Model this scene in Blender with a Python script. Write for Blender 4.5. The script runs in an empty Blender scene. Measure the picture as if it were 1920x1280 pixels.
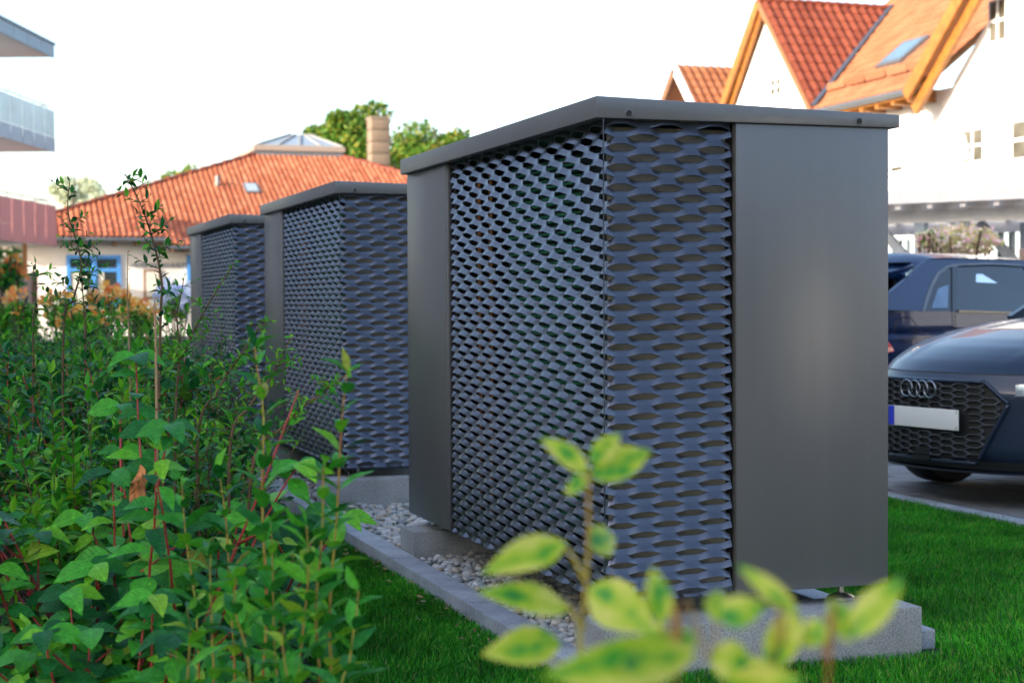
import bpy, bmesh, math, random
import numpy as np
from mathutils import Vector, Matrix
random.seed(7); rng = np.random.default_rng(7)
S = bpy.context.scene
COL = S.collection
R = math.radians

# ---------------------------------------------------------------- camera
CAMZ = 1.082
FPX, YAW, PITCH, ROLL = 3040.28, 0.32742, -0.02504, -0.004809
_f = np.array([math.sin(YAW)*math.cos(PITCH), math.cos(YAW)*math.cos(PITCH), math.sin(PITCH)])
_r = np.array([math.cos(YAW), -math.sin(YAW), 0.0]); _u = np.cross(_r, _f)
_r2 = math.cos(ROLL)*_r + math.sin(ROLL)*_u; _u2 = -math.sin(ROLL)*_r + math.cos(ROLL)*_u
cam = bpy.data.cameras.new("camera"); camo = bpy.data.objects.new("camera", cam); COL.objects.link(camo)
cam.sensor_width = 36; cam.lens = FPX/1920*36; cam.clip_start = .05; cam.clip_end = 900
M = Matrix.Identity(4)
for i in range(3):
    M[i][0] = _r2[i]; M[i][1] = _u2[i]; M[i][2] = -_f[i]
M[2][3] = CAMZ
camo.matrix_world = M
cam.dof.use_dof = True; cam.dof.focus_distance = 4.9; cam.dof.aperture_fstop = 4.8
S.camera = camo

# ---------------------------------------------------------------- light
SUN_AZ, SUN_EL = 252.0, 19.0
w = bpy.data.worlds.new("World"); S.world = w; w.use_nodes = True
nt = w.node_tree; bg = nt.nodes['Background']
sky = nt.nodes.new('ShaderNodeTexSky'); sky.sky_type = 'NISHITA'; sky.sun_disc = False
sky.sun_elevation = R(SUN_EL); sky.sun_rotation = R(SUN_AZ); sky.dust_density = 2.2; sky.air_density = 1.0; sky.ozone_density = 1.0
nt.links.new(sky.outputs[0], bg.inputs[0]); bg.inputs[1].default_value = 0.15
sl = bpy.data.lights.new("sun", 'SUN'); sl.energy = 3.0; sl.angle = R(.53); sl.color = (1, .93, .82)
so = bpy.data.objects.new("sun", sl); COL.objects.link(so)
sd = Vector((math.sin(R(SUN_AZ))*math.cos(R(SUN_EL)), math.cos(R(SUN_AZ))*math.cos(R(SUN_EL)), math.sin(R(SUN_EL))))
so.rotation_euler = sd.to_track_quat('Z', 'Y').to_euler(); so.location = (-30, -20, 30)
S.view_settings.view_transform = 'Standard'; S.view_settings.look = 'None'
S.view_settings.exposure = 1.85; S.view_settings.gamma = 1.0
S.render.engine = 'CYCLES'

# ---------------------------------------------------------------- helpers
def ray(px, py): return _f + (px-960)/FPX*_r2 - (py-640)/FPX*_u2
def pD(px, py, d): P = ray(px, py)*d; return Vector((P[0], P[1], P[2]+CAMZ))
def pY(px, py, Y): q = ray(px, py); return pD(px, py, Y/q[1])
def pX(px, py, X): q = ray(px, py); return pD(px, py, X/q[0])
def pZ(px, py, Z): q = ray(px, py); return pD(px, py, (Z-CAMZ)/q[2])

def tag(o, label=None, cat=None, group=None, kind=None):
    if label: o['label'] = label
    if cat: o['category'] = cat
    if group: o['group'] = group
    if kind: o['kind'] = kind
    return o
def empty(name, loc=(0, 0, 0), label=None, cat=None, group=None):
    o = bpy.data.objects.new(name, None); COL.objects.link(o); o.location = loc; o.empty_display_size = .1
    return tag(o, label, cat, group)
def link(name, me, m=None, parent=None, smooth=False, sharp=None):
    if m is not None:
        me.materials.clear(); me.materials.append(m)
    if smooth:
        me.shade_smooth()
        if sharp: me.set_sharp_from_angle(angle=R(sharp))
    o = bpy.data.objects.new(name, me); COL.objects.link(o)
    if parent: o.parent = parent
    return o
class MB:
    def __init__(s): s.v = []; s.f = []
    def add(s, vs, fs):
        b = len(s.v); s.v += [tuple(x) for x in vs]; s.f += [tuple(b+i for i in f) for f in fs]; return s
    def box(s, lo, hi, mat=None):
        x0, y0, z0 = lo; x1, y1, z1 = hi
        vs = [Vector(p) for p in ((x0,y0,z0),(x1,y0,z0),(x1,y1,z0),(x0,y1,z0),(x0,y0,z1),(x1,y0,z1),(x1,y1,z1),(x0,y1,z1))]
        if mat: vs = [mat @ p for p in vs]
        return s.add(vs, [(3,2,1,0),(4,5,6,7),(0,1,5,4),(1,2,6,5),(2,3,7,6),(3,0,4,7)])
    def hexa(s, vs): return s.add(vs, [(3,2,1,0),(4,5,6,7),(0,1,5,4),(1,2,6,5),(2,3,7,6),(3,0,4,7)])
    def beam(s, a, b, wd, ht, up=(0, 0, 1)):
        a, b = Vector(a), Vector(b); d = (b-a).normalized(); upv = Vector(up)
        x = d.cross(upv)
        if x.length < 1e-4: x = d.cross(Vector((1, 0, 0)))
        x.normalize(); z = x.cross(d).normalized(); x *= wd/2; z *= ht/2
        return s.hexa([a-x-z, a+x-z, b+x-z, b-x-z, a-x+z, a+x+z, b+x+z, b-x+z])
    def tube(s, pts, rs, n=6, cap=True):
        pts = [Vector(p) for p in pts]
        if not hasattr(rs, '__len__'): rs = [rs]*len(pts)
        b = len(s.v); k = len(pts)
        d0 = (pts[1]-pts[0]).normalized(); x = d0.orthogonal().normalized()
        for i, p in enumerate(pts):
            d = (pts[min(i+1, k-1)]-pts[max(i-1, 0)]).normalized()
            x = (x - d*x.dot(d)).normalized(); y = d.cross(x)
            for j in range(n):
                a = 2*math.pi*j/n; s.v.append(tuple(p+(x*math.cos(a)+y*math.sin(a))*rs[i]))
        for i in range(k-1):
            for j in range(n):
                s.f.append((b+i*n+j, b+i*n+(j+1) % n, b+(i+1)*n+(j+1) % n, b+(i+1)*n+j))
        if cap: s.f.append(tuple(b+j for j in range(n))[::-1]); s.f.append(tuple(b+(k-1)*n+j for j in range(n)))
        return s
    def lathe(s, prof, n=16, mat=None):
        b = len(s.v)
        for r_, z in prof:
            for j in range(n):
                a = 2*math.pi*j/n; p = Vector((r_*math.cos(a), r_*math.sin(a), z))
                s.v.append(tuple(mat @ p if mat else p))
        for i in range(len(prof)-1):
            for j in range(n):
                s.f.append((b+i*n+j, b+i*n+(j+1) % n, b+(i+1)*n+(j+1) % n, b+(i+1)*n+j))
        s.f.append(tuple(b+j for j in range(n))[::-1]); s.f.append(tuple(b+(len(prof)-1)*n+j for j in range(n)))
        return s
    def prism(s, poly, d):   # poly: list of points, extruded by vector d
        n = len(poly); d = Vector(d); P = [Vector(p) for p in poly]
        return s.add(P+[p+d for p in P], [tuple(range(n))[::-1], tuple(range(n, 2*n))]+[(i, (i+1) % n, n+(i+1) % n, n+i) for i in range(n)])
    def grid(s, fn, nu, nv):
        b = len(s.v)
        for i in range(nu+1):
            for j in range(nv+1): s.v.append(tuple(fn(i/nu, j/nv)))
        for i in range(nu):
            for j in range(nv):
                a = b+i*(nv+1)+j; s.f.append((a, a+nv+1, a+nv+2, a+1))
        return s
    def mesh(s, name):
        me = bpy.data.meshes.new(name); me.from_pydata(s.v, [], s.f); me.update(); return me
    def build(s, name, m, parent=None, bevel=0, smooth=False, sharp=None, fix=True):
        me = s.mesh(name)
        if fix or bevel:
            bm = bmesh.new(); bm.from_mesh(me)
            bmesh.ops.recalc_face_normals(bm, faces=bm.faces)
            if bevel: bmesh.ops.bevel(bm, geom=bm.edges[:], offset=bevel, segments=2, affect='EDGES', profile=.6, clamp_overlap=True)
            bm.to_mesh(me); bm.free()
        return link(name, me, m, parent, smooth or bevel > 0, sharp or (40 if bevel > 0 else None))
def npmesh(name, V, F):   # V (n,3), F (m,k)
    me = bpy.data.meshes.new(name); n, m, k = len(V), len(F), F.shape[1]
    me.vertices.add(n); me.vertices.foreach_set('co', np.ascontiguousarray(V, dtype=np.float32).ravel())
    me.loops.add(m*k); me.loops.foreach_set('vertex_index', np.ascontiguousarray(F, dtype=np.int32).ravel())
    me.polygons.add(m); me.polygons.foreach_set('loop_start', np.arange(0, m*k, k, dtype=np.int32))
    me.update(calc_edges=True); return me
def scatter(name, tv, tf, MM, m, parent=None, smooth=False):   # tv (a,3) template, tf (b,k), MM (n,3,4)
    MM = np.asarray(MM); n = len(MM); a = len(tv)
    V = np.einsum('nij,aj->nai', MM[:, :, :3], tv) + MM[:, None, :, 3]
    F = (tf[None] + (np.arange(n)*a)[:, None, None]).reshape(-1, tf.shape[1])
    return link(name, npmesh(name, V.reshape(-1, 3), F), m, parent, smooth)
def basis(d, nrm, sc, pos):   # leaf frame: x along d, z near nrm
    d = d/np.linalg.norm(d); y = np.cross(nrm, d); ln = np.linalg.norm(y)
    if ln < 1e-5: y = np.cross((.3, .5, .8), d); ln = np.linalg.norm(y)
    y /= ln; z = np.cross(d, y)
    sx, sy, sz = (sc, sc, sc) if not hasattr(sc, '__len__') else sc
    m = np.zeros((3, 4)); m[:, 0] = d*sx; m[:, 1] = y*sy; m[:, 2] = z*sz; m[:, 3] = pos; return m
def mat4(m): return Matrix([list(map(float, m[i])) for i in range(3)]+[[0, 0, 0, 1]])
def copy_tree(o, parent=None, name=None):
    c = o.copy(); COL.objects.link(c); c.parent = parent
    for ch in list(o.children): copy_tree(ch, c)
    return c

# ---------------------------------------------------------------- materials
MATS = {}
def mat(name, col, rough=.6, metal=0, var=.12, scale=8, bump=0, bscale=40, spec=.5, coat=0, col2=None, rvar=0, coord='Object', emis=None, det=6, trans=0, alpha=None):
    if name in MATS: return MATS[name]
    m = bpy.data.materials.new(name); m.use_nodes = True; t = m.node_tree; b = t.nodes['Principled BSDF']
    b.inputs['Roughness'].default_value = rough; b.inputs['Metallic'].default_value = metal
    b.inputs['Specular IOR Level'].default_value = spec; b.inputs['Coat Weight'].default_value = coat; b.inputs['Coat Roughness'].default_value = .05
    tc = t.nodes.new('ShaderNodeTexCoord')
    n = t.nodes.new('ShaderNodeTexNoise'); n.inputs['Scale'].default_value = scale; n.inputs['Detail'].default_value = det
    t.links.new(tc.outputs[coord], n.inputs['Vector'])
    r = t.nodes.new('ShaderNodeValToRGB'); r.color_ramp.elements[0].position = .3; r.color_ramp.elements[1].position = .7
    c1 = [max(0, c*(1-var)) for c in col]; c2 = list(col2) if col2 else [c*(1+var) for c in col]
    r.color_ramp.elements[0].color = (*c1, 1); r.color_ramp.elements[1].color = (*c2, 1)
    t.links.new(n.outputs[0], r.inputs[0]); t.links.new(r.outputs[0], b.inputs['Base Color'])
    if rvar:
        mr = t.nodes.new('ShaderNodeMapRange'); mr.inputs[3].default_value = rough-rvar; mr.inputs[4].default_value = rough+rvar
        n3 = t.nodes.new('ShaderNodeTexNoise'); n3.inputs['Scale'].default_value = scale*2.3; n3.inputs['Detail'].default_value = 5
        t.links.new(tc.outputs[coord], n3.inputs['Vector']); t.links.new(n3.outputs[0], mr.inputs[0]); t.links.new(mr.outputs[0], b.inputs['Roughness'])
    if bump:
        n2 = t.nodes.new('ShaderNodeTexNoise'); n2.inputs['Scale'].default_value = bscale; n2.inputs['Detail'].default_value = 6
        t.links.new(tc.outputs[coord], n2.inputs['Vector'])
        bp = t.nodes.new('ShaderNodeBump'); bp.inputs['Strength'].default_value = bump; bp.inputs['Distance'].default_value = .01
        t.links.new(n2.outputs[0], bp.inputs['Height']); t.links.new(bp.outputs[0], b.inputs['Normal'])
    m['ramp'] = r.name; MATS[name] = m
    return m
def speckle(m, scale=180, amt=.5):
    t = m.node_tree; b = t.nodes['Principled BSDF']; src = b.inputs['Base Color'].links[0].from_socket
    tc = t.nodes.new('ShaderNodeTexCoord'); n = t.nodes.new('ShaderNodeTexNoise'); n.inputs['Scale'].default_value = scale; n.inputs['Detail'].default_value = 3; t.links.new(tc.outputs['Object'], n.inputs['Vector'])
    mp = t.nodes.new('ShaderNodeMapRange'); mp.inputs[1].default_value = .32; mp.inputs[2].default_value = .62; mp.inputs[3].default_value = 1-amt; mp.inputs[4].default_value = 1+amt*.35; t.links.new(n.outputs[0], mp.inputs[0])
    vm = t.nodes.new('ShaderNodeVectorMath'); vm.operation = 'SCALE'; t.links.new(src, vm.inputs[0]); t.links.new(mp.outputs[0], vm.inputs['Scale']); t.links.new(vm.outputs[0], b.inputs['Base Color']); return m
def islandmat(name, stops, rough=.5, trans=0, spec=.2, bump=0, noise=0, nscale=6, veins=False):
    """colour varies from piece to piece (object random + island random)"""
    m = bpy.data.materials.new(name); m.use_nodes = True; t = m.node_tree; b = t.nodes['Principled BSDF']
    b.inputs['Roughness'].default_value = rough; b.inputs['Specular IOR Level'].default_value = spec
    oi = t.nodes.new('ShaderNodeObjectInfo'); ge = t.nodes.new('ShaderNodeNewGeometry')
    ad = t.nodes.new('ShaderNodeMath'); ad.operation = 'ADD'; fr = t.nodes.new('ShaderNodeMath'); fr.operation = 'FRACT'
    t.links.new(oi.outputs['Random'], ad.inputs[0]); t.links.new(ge.outputs['Random Per Island'], ad.inputs[1]); t.links.new(ad.outputs[0], fr.inputs[0])
    r = t.nodes.new('ShaderNodeValToRGB'); e = r.color_ramp.elements
    while len(e) < len(stops): e.new(.5)
    for i, (p, c) in enumerate(stops): e[i].position = p; e[i].color = (*c, 1)
    t.links.new(fr.outputs[0], r.inputs[0]); out = r.outputs[0]
    if noise:
        tc = t.nodes.new('ShaderNodeTexCoord'); n = t.nodes.new('ShaderNodeTexNoise'); n.inputs['Scale'].default_value = nscale; n.inputs['Detail'].default_value = 5
        t.links.new(tc.outputs['Object'], n.inputs['Vector'])
        mp = t.nodes.new('ShaderNodeMapRange'); mp.inputs[1].default_value = .3; mp.inputs[2].default_value = .7; mp.inputs[3].default_value = 1-noise; mp.inputs[4].default_value = 1+noise
        t.links.new(n.outputs[0], mp.inputs[0])
        vm = t.nodes.new('ShaderNodeVectorMath'); vm.operation = 'SCALE'; t.links.new(out, vm.inputs[0]); t.links.new(mp.outputs[0], vm.inputs['Scale']); out = vm.outputs[0]
        if bump:
            bp = t.nodes.new('ShaderNodeBump'); bp.inputs['Strength'].default_value = bump; bp.inputs['Distance'].default_value = .005
            t.links.new(n.outputs[0], bp.inputs['Height']); t.links.new(bp.outputs[0], b.inputs['Normal'])
    if veins:
        tc = t.nodes.new('ShaderNodeTexCoord'); sx = t.nodes.new('ShaderNodeSeparateXYZ'); t.links.new(tc.outputs['Object'], sx.inputs[0])
        def mth(op, a, b_=None):
            q = t.nodes.new('ShaderNodeMath'); q.operation = op
            for k_, v_ in enumerate((a, b_)):
                if v_ is None: continue
                if isinstance(v_, (int, float)): q.inputs[k_].default_value = v_
                else: t.links.new(v_, q.inputs[k_])
            return q.outputs[0]
        ay = mth('ABSOLUTE', sx.outputs[1]); ph_ = mth('MULTIPLY', mth('SUBTRACT', sx.outputs[0], mth('MULTIPLY', ay, .9)), 46); sv = mth('POWER', mth('ADD', mth('MULTIPLY', mth('SINE', ph_), .5), .5), 8)
        mr_ = mth('LESS_THAN', ay, .018); hv = mth('MAXIMUM', mth('MULTIPLY', sv, .5), mr_)
        bp = t.nodes.new('ShaderNodeBump'); bp.invert = True; bp.inputs['Strength'].default_value = .35; bp.inputs['Distance'].default_value = .02; t.links.new(hv, bp.inputs['Height']); t.links.new(bp.outputs[0], b.inputs['Normal'])
        vm = t.nodes.new('ShaderNodeVectorMath'); vm.operation = 'SCALE'; t.links.new(out, vm.inputs[0]); t.links.new(mth('ADD', mth('MULTIPLY', hv, .35), 1.0), vm.inputs['Scale']); out = vm.outputs[0]
    t.links.new(out, b.inputs['Base Color'])
    if trans:
        tr = t.nodes.new('ShaderNodeBsdfTranslucent'); mx = t.nodes.new('ShaderNodeMixShader'); mx.inputs[0].default_value = trans
        hs = t.nodes.new('ShaderNodeHueSaturation'); hs.inputs['Hue'].default_value = .48; hs.inputs['Value'].default_value = 1.5
        t.links.new(out, hs.inputs['Color']); t.links.new(hs.outputs[0], tr.inputs[0])
        t.links.new(b.outputs[0], mx.inputs[1]); t.links.new(tr.outputs[0], mx.inputs[2]); t.links.new(mx.outputs[0], t.nodes['Material Output'].inputs[0])
    MATS[name] = m; return m
def glassmat(name, tint=(.9, .95, 1), mixv=.25, rough=.02):
    m = bpy.data.materials.new(name); m.use_nodes = True; t = m.node_tree; t.nodes.remove(t.nodes['Principled BSDF'])
    tr = t.nodes.new('ShaderNodeBsdfTransparent'); tr.inputs[0].default_value = (*tint, 1)
    gl = t.nodes.new('ShaderNodeBsdfGlossy'); gl.inputs['Roughness'].default_value = rough
    fz = t.nodes.new('ShaderNodeFresnel'); fz.inputs[0].default_value = 1.5
    ad = t.nodes.new('ShaderNodeMath'); ad.operation = 'ADD'; ad.inputs[1].default_value = mixv; ad.use_clamp = True
    mx = t.nodes.new('ShaderNodeMixShader'); t.links.new(fz.outputs[0], ad.inputs[0]); t.links.new(ad.outputs[0], mx.inputs[0])
    t.links.new(tr.outputs[0], mx.inputs[1]); t.links.new(gl.outputs[0], mx.inputs[2]); t.links.new(mx.outputs[0], t.nodes['Material Output'].inputs[0])
    return m
def variegated():
    m = bpy.data.materials.new('variegated_leaf'); m.use_nodes = True; t = m.node_tree; b = t.nodes['Principled BSDF']
    b.inputs['Roughness'].default_value = .5
    at = t.nodes.new('ShaderNodeAttribute'); at.attribute_name = 'across'
    tc = t.nodes.new('ShaderNodeTexCoord'); n = t.nodes.new('ShaderNodeTexNoise'); n.inputs['Scale'].default_value = 1.7; n.inputs['Detail'].default_value = 3
    oi = t.nodes.new('ShaderNodeObjectInfo'); vm = t.nodes.new('ShaderNodeVectorMath'); vm.operation = 'ADD'
    cx = t.nodes.new('ShaderNodeCombineXYZ')
    mu = t.nodes.new('ShaderNodeMath'); mu.operation = 'MULTIPLY'; mu.inputs[1].default_value = 20
    t.links.new(oi.outputs['Random'], mu.inputs[0]); t.links.new(mu.outputs[0], cx.inputs[0]); t.links.new(tc.outputs['Object'], vm.inputs[0]); t.links.new(cx.outputs[0], vm.inputs[1])
    t.links.new(vm.outputs[0], n.inputs['Vector'])
    ab = t.nodes.new('ShaderNodeMath'); ab.operation = 'ABSOLUTE'; t.links.new(at.outputs['Fac'], ab.inputs[0])
    a2 = t.nodes.new('ShaderNodeMath'); a2.operation = 'MULTIPLY_ADD'; a2.inputs[1].default_value = .22; t.links.new(ab.outputs[0], a2.inputs[0]); t.links.new(n.outputs[0], a2.inputs[2])
    r = t.nodes.new('ShaderNodeValToRGB'); e = r.color_ramp.elements; e[0].position = .34; e[0].color = (.010, .13, .05, 1); e[1].position = .74; e[1].color = (.55, .58, .10, 1)
    x = e.new(.48); x.color = (.04, .30, .015, 1); x = e.new(.60); x.color = (.36, .50, .015, 1)
    t.links.new(a2.outputs[0], r.inputs[0]); t.links.new(r.outputs[0], b.inputs['Base Color'])
    tr = t.nodes.new('ShaderNodeBsdfTranslucent'); mx = t.nodes.new('ShaderNodeMixShader'); mx.inputs[0].default_value = .35
    t.links.new(r.outputs[0], tr.inputs[0]); t.links.new(b.outputs[0], mx.inputs[1]); t.links.new(tr.outputs[0], mx.inputs[2]); t.links.new(mx.outputs[0], t.nodes['Material Output'].inputs[0])
    return m

m_cab = mat('anthracite_powder_coat', (.158, .160, .170), .32, .42, var=.03, scale=.7)
m_mesh = mat('coated_expanded_metal', (.096, .106, .134), .25, .78, var=.08, scale=6, rvar=.06)
m_black = mat('black_void', (.008, .009, .01), .6)
m_dark = mat('dark_rubber', (.012, .012, .013), .7)
m_conc = mat('cast_concrete', (.27, .28, .29), .85, var=.22, scale=5, bump=.5, bscale=120)
m_kerb = mat('kerb_concrete', (.34, .36, .40), .85, var=.18, scale=9, bump=.5, bscale=160)
speckle(m_conc, 150, .35); speckle(m_kerb, 190, .3)
m_steel = mat('zinc_steel', (.45, .45, .45), .35, .9)
m_soil = mat('bark_mulch', (.022, .015, .011), .95, var=.5, scale=30, bump=1, bscale=60)
m_lawn = mat('lawn_soil', (.012, .03, .006), .95, var=.4, scale=14, bump=.6, bscale=70)
m_grav = mat('gravel_bed', (.09, .085, .075), .9, var=.4, scale=40, bump=.8, bscale=60)
m_pave = mat('paver_concrete', (.20, .205, .22), .85, var=.15, scale=6, bump=.4, bscale=120)
m_joint = mat('paver_joint', (.05, .05, .05), .95)
m_plaster = mat('white_render', (.80, .79, .76), .9, var=.03, scale=2, bump=.15, bscale=60)
m_cream = mat('cream_render', (.72, .66, .60), .9, var=.05, scale=1.2, bump=.15, bscale=60)
m_wood = mat('orange_stained_wood', (.29, .105, .015), .55, var=.25, scale=5)
m_brown = mat('brown_wood', (.16, .075, .035), .7, var=.3, scale=8)
m_blue = mat('blue_window_paint', (.07, .26, .62), .45, var=.05)
m_white = mat('white_paint', (.8, .8, .78), .5, var=.03)
m_pinkw = mat('pale_pergola_paint', (.82, .77, .74), .6, var=.06)
m_pglass = mat('window_glass', (.04, .05, .055), .06, var=.5, scale=1.3, spec=.8)
m_curt = mat('curtain_cloth', (.6, .55, .47), .9)
m_zinc = mat('zinc_gutter', (.17, .175, .18), .45, .6, var=.1)
m_slate = mat('blue_grey_panel', (.13, .19, .26), .5, .1, var=.08, scale=1)
m_slate2 = mat('blue_grey_panel_edge', (.05, .08, .12), .5)
m_bglass = mat('blue_balcony_glass', (.20, .27, .34), .25, .0, var=.25, scale=1.1, spec=.8)
m_red = mat('red_balcony_panel', (.42, .16, .15), .6, var=.06, scale=1)
m_soffit = mat('grey_soffit', (.42, .42, .43), .8, var=.03)
m_chim = mat('chimney_block', (.19, .135, .092), .85, var=.15, scale=2, bump=.3)
m_lbase = mat('lantern_base', (.27, .21, .17), .7, var=.08)
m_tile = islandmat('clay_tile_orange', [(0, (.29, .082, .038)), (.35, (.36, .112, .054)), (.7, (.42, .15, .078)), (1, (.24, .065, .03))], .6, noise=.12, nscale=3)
m_tiled = islandmat('clay_tile_dim_red', [(0, (.17, .040, .021)), (.5, (.21, .055, .029)), (1, (.13, .030, .016))], .5, noise=.1)  # darker copy of the tile; the dormer slope's weaker light is in its colour
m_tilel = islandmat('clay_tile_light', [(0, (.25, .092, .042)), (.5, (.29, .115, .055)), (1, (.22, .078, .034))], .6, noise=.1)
m_peb = islandmat('river_pebble', [(0, (.30, .31, .32)), (.25, (.42, .42, .42)), (.45, (.22, .25, .27)), (.6, (.50, .46, .40)), (.75, (.33, .27, .21)), (.9, (.55, .55, .55)), (1, (.26, .29, .32))], .75, noise=.15, nscale=90, bump=.2)
m_grass = islandmat('grass_blade', noise=.45, nscale=2.2, stops=[(0, (.008, .09, .006)), (.4, (.014, .20, .008)), (.75, (.035, .32, .012)), (.95, (.12, .38, .03)), (1, (.30, .30, .10))], rough=.5, trans=.3)
m_lfd = islandmat('leaf_dark_green', [(0, (.005, .050, .022)), (.35, (.010, .095, .026)), (.7, (.035, .21, .024)), (1, (.15, .40, .03))], .42, trans=.22)
m_lfb = islandmat('leaf_bright_green', [(0, (.022, .19, .016)), (.5, (.05, .32, .015)), (1, (.17, .40, .02))], .42, trans=.3)
m_lfm = islandmat('leaf_mid_green', [(0, (.008, .07, .03)), (.4, (.014, .12, .03)), (.75, (.035, .2, .03)), (1, (.10, .26, .03))], .42, trans=.25)
m_lfg = islandmat('leaf_dogwood', [(0, (.006, .075, .020)), (.4, (.018, .165, .024)), (.75, (.060, .33, .024)), (.97, (.16, .42, .02)), (1, (.3, .22, .04))], .36, trans=.22, noise=.25, nscale=5, veins=True)
m_lfy = islandmat('leaf_young_green', [(0, (.010, .13, .016)), (.5, (.030, .24, .014)), (.9, (.10, .36, .016)), (1, (.28, .42, .03))], .38, trans=.3, noise=.2, nscale=5, veins=True)
m_lfo = islandmat('leaf_orange', [(0, (.35, .10, .03)), (.5, (.55, .2, .04)), (1, (.45, .3, .05))], .5, trans=.25)
m_lft = islandmat('leaf_tree_autumn', [(0, (.03, .10, .012)), (.4, (.06, .16, .015)), (.75, (.16, .22, .025)), (1, (.30, .22, .04))], .5, trans=.3)
m_lfc = islandmat('conifer_green', [(0, (.03, .09, .03)), (.5, (.07, .15, .04)), (1, (.2, .22, .05))], .6, trans=.2)
m_flo = islandmat('orange_petal', [(0, (.75, .25, .05)), (.4, (.8, .5, .10)), (.7, (.8, .65, .25)), (1, (.7, .25, .1))], .6, trans=.3)
m_flp = islandmat('pink_petal', [(0, (.8, .45, .55)), (.4, (.85, .75, .7)), (.7, (.7, .6, .3)), (1, (.55, .6, .25))], .6, trans=.3)
m_flw = islandmat('pale_blue_petal', [(0, (.6, .62, .8)), (1, (.75, .75, .8))], .6, trans=.3)
m_stemr = mat('red_stem', (.32, .035, .03), .5, var=.3, scale=20)
m_stemo = mat('orange_stem', (.42, .15, .03), .5, var=.3, scale=9, col2=(.30, .30, .04))
m_stemb = mat('brown_stem', (.10, .055, .025), .7, var=.3, scale=20)
m_bark = mat('tree_bark', (.08, .06, .045), .9, var=.3)
m_var = variegated()
_t = m_cab.node_tree; _n = _t.nodes['Noise Texture']; _mp = _t.nodes.new('ShaderNodeMapping'); _mp.inputs['Scale'].default_value = (26, 26, 1.1)
_t.links.new(_n.inputs['Vector'].links[0].from_socket, _mp.inputs[0]); _t.links.new(_mp.outputs[0], _n.inputs['Vector']); _n.inputs['Scale'].default_value = 1.0
speckle(m_cab, 520, .10)
def carpaint(name, c):
    m = mat(name, c, .38, .2, var=.02, coat=.35, scale=2, spec=.3); return m
m_car1 = carpaint('dark_grey_car_paint', (.013, .024, .050))
m_car2 = carpaint('navy_car_paint', (.002, .016, .065))
m_gloss = mat('gloss_black', (.008, .009, .011), .15, spec=.6)
m_trim = mat('satin_trim', (.10, .11, .13), .35, .3)
m_plate = mat('plate_white', (.62, .64, .64), .4, var=.02)
m_eu = mat('plate_blue', (.03, .05, .5), .4)
m_chrome = mat('dark_chrome', (.25, .28, .33), .18, .9, var=.02)
m_lamp = glassmat('headlamp_glass', (.9, .95, 1), .12)
m_cgl = glassmat('car_window_glass', (.55, .75, .9), .12)
m_lampin = mat('lamp_reflector', (.6, .65, .7), .2, .8)
m_tail = mat('tail_lamp_red', (.45, .01, .03), .15, coat=.5)
m_int = mat('car_interior', (.035, .05, .07), .8)
m_headl = mat('car_headliner', (.2, .22, .24), .9)

# ================================================================ SETTING
CX, CY, CZ = 1.7559, 4.3402, CAMZ-.8767      # cabinet 1: bottom of its front left corner
def structure(name, mb, m, parent=None, **k):
    o = mb.build(name, m, parent, **k)
    if parent is None: o['kind'] = 'structure'
    return o
structure('ground', MB().add([(-300,-300,-.03),(300,-300,-.03),(300,400,-.03),(-300,400,-.03)], [(0,1,2,3)]), mat('far_ground', (.16, .16, .14), .9, var=.3, scale=.2), fix=False)
KX = 4.73    # lawn / road kerb line
structure('lawn', MB().grid(lambda a, b: (.9+a*(KX-.9), 2.0+b*16, -.004+.006*math.sin(a*9)*math.sin(b*31)), 20, 60), m_lawn, fix=False)
structure('planting_bed', MB().grid(lambda a, b: (-6+a*(6.95), .6+b*17.4, -.01+.03*math.sin(a*17+b*9)*math.sin(b*47+a*5)), 60, 120), m_soil, fix=False)
GX0, GX1 = CX-.045, CX+.985
structure('gravel_base', MB().grid(lambda a, b: (GX0+a*(GX1-GX0), CY+.03+b*10.2, .022+.01*math.sin(b*80)*math.sin(a*7)), 8, 60), m_grav, fix=False)
# kerbs: separate stones laid end to end
kb = empty('kerb', (CX-.1, CY, 0)); kb['kind'] = 'structure'
y = CY-.10
for i in range(11):
    o = MB().box((-.050, .002, -.12), (.050, .996, .065)).build('kerb_stone', m_kerb, kb, bevel=.006)
    o.location = (random.uniform(-.002, .002), y-CY, random.uniform(-.002, .002)); y += 1.0
y = CY-.03
for i in range(11):
    o = MB().box((-.050, .002, -.12), (.050, .996, .060)).build('kerb_stone', m_kerb, kb, bevel=.006)
    o.location = (CX+1.04-(CX-.1), y-CY, random.uniform(-.002, .002)); y += 1.0
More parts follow.
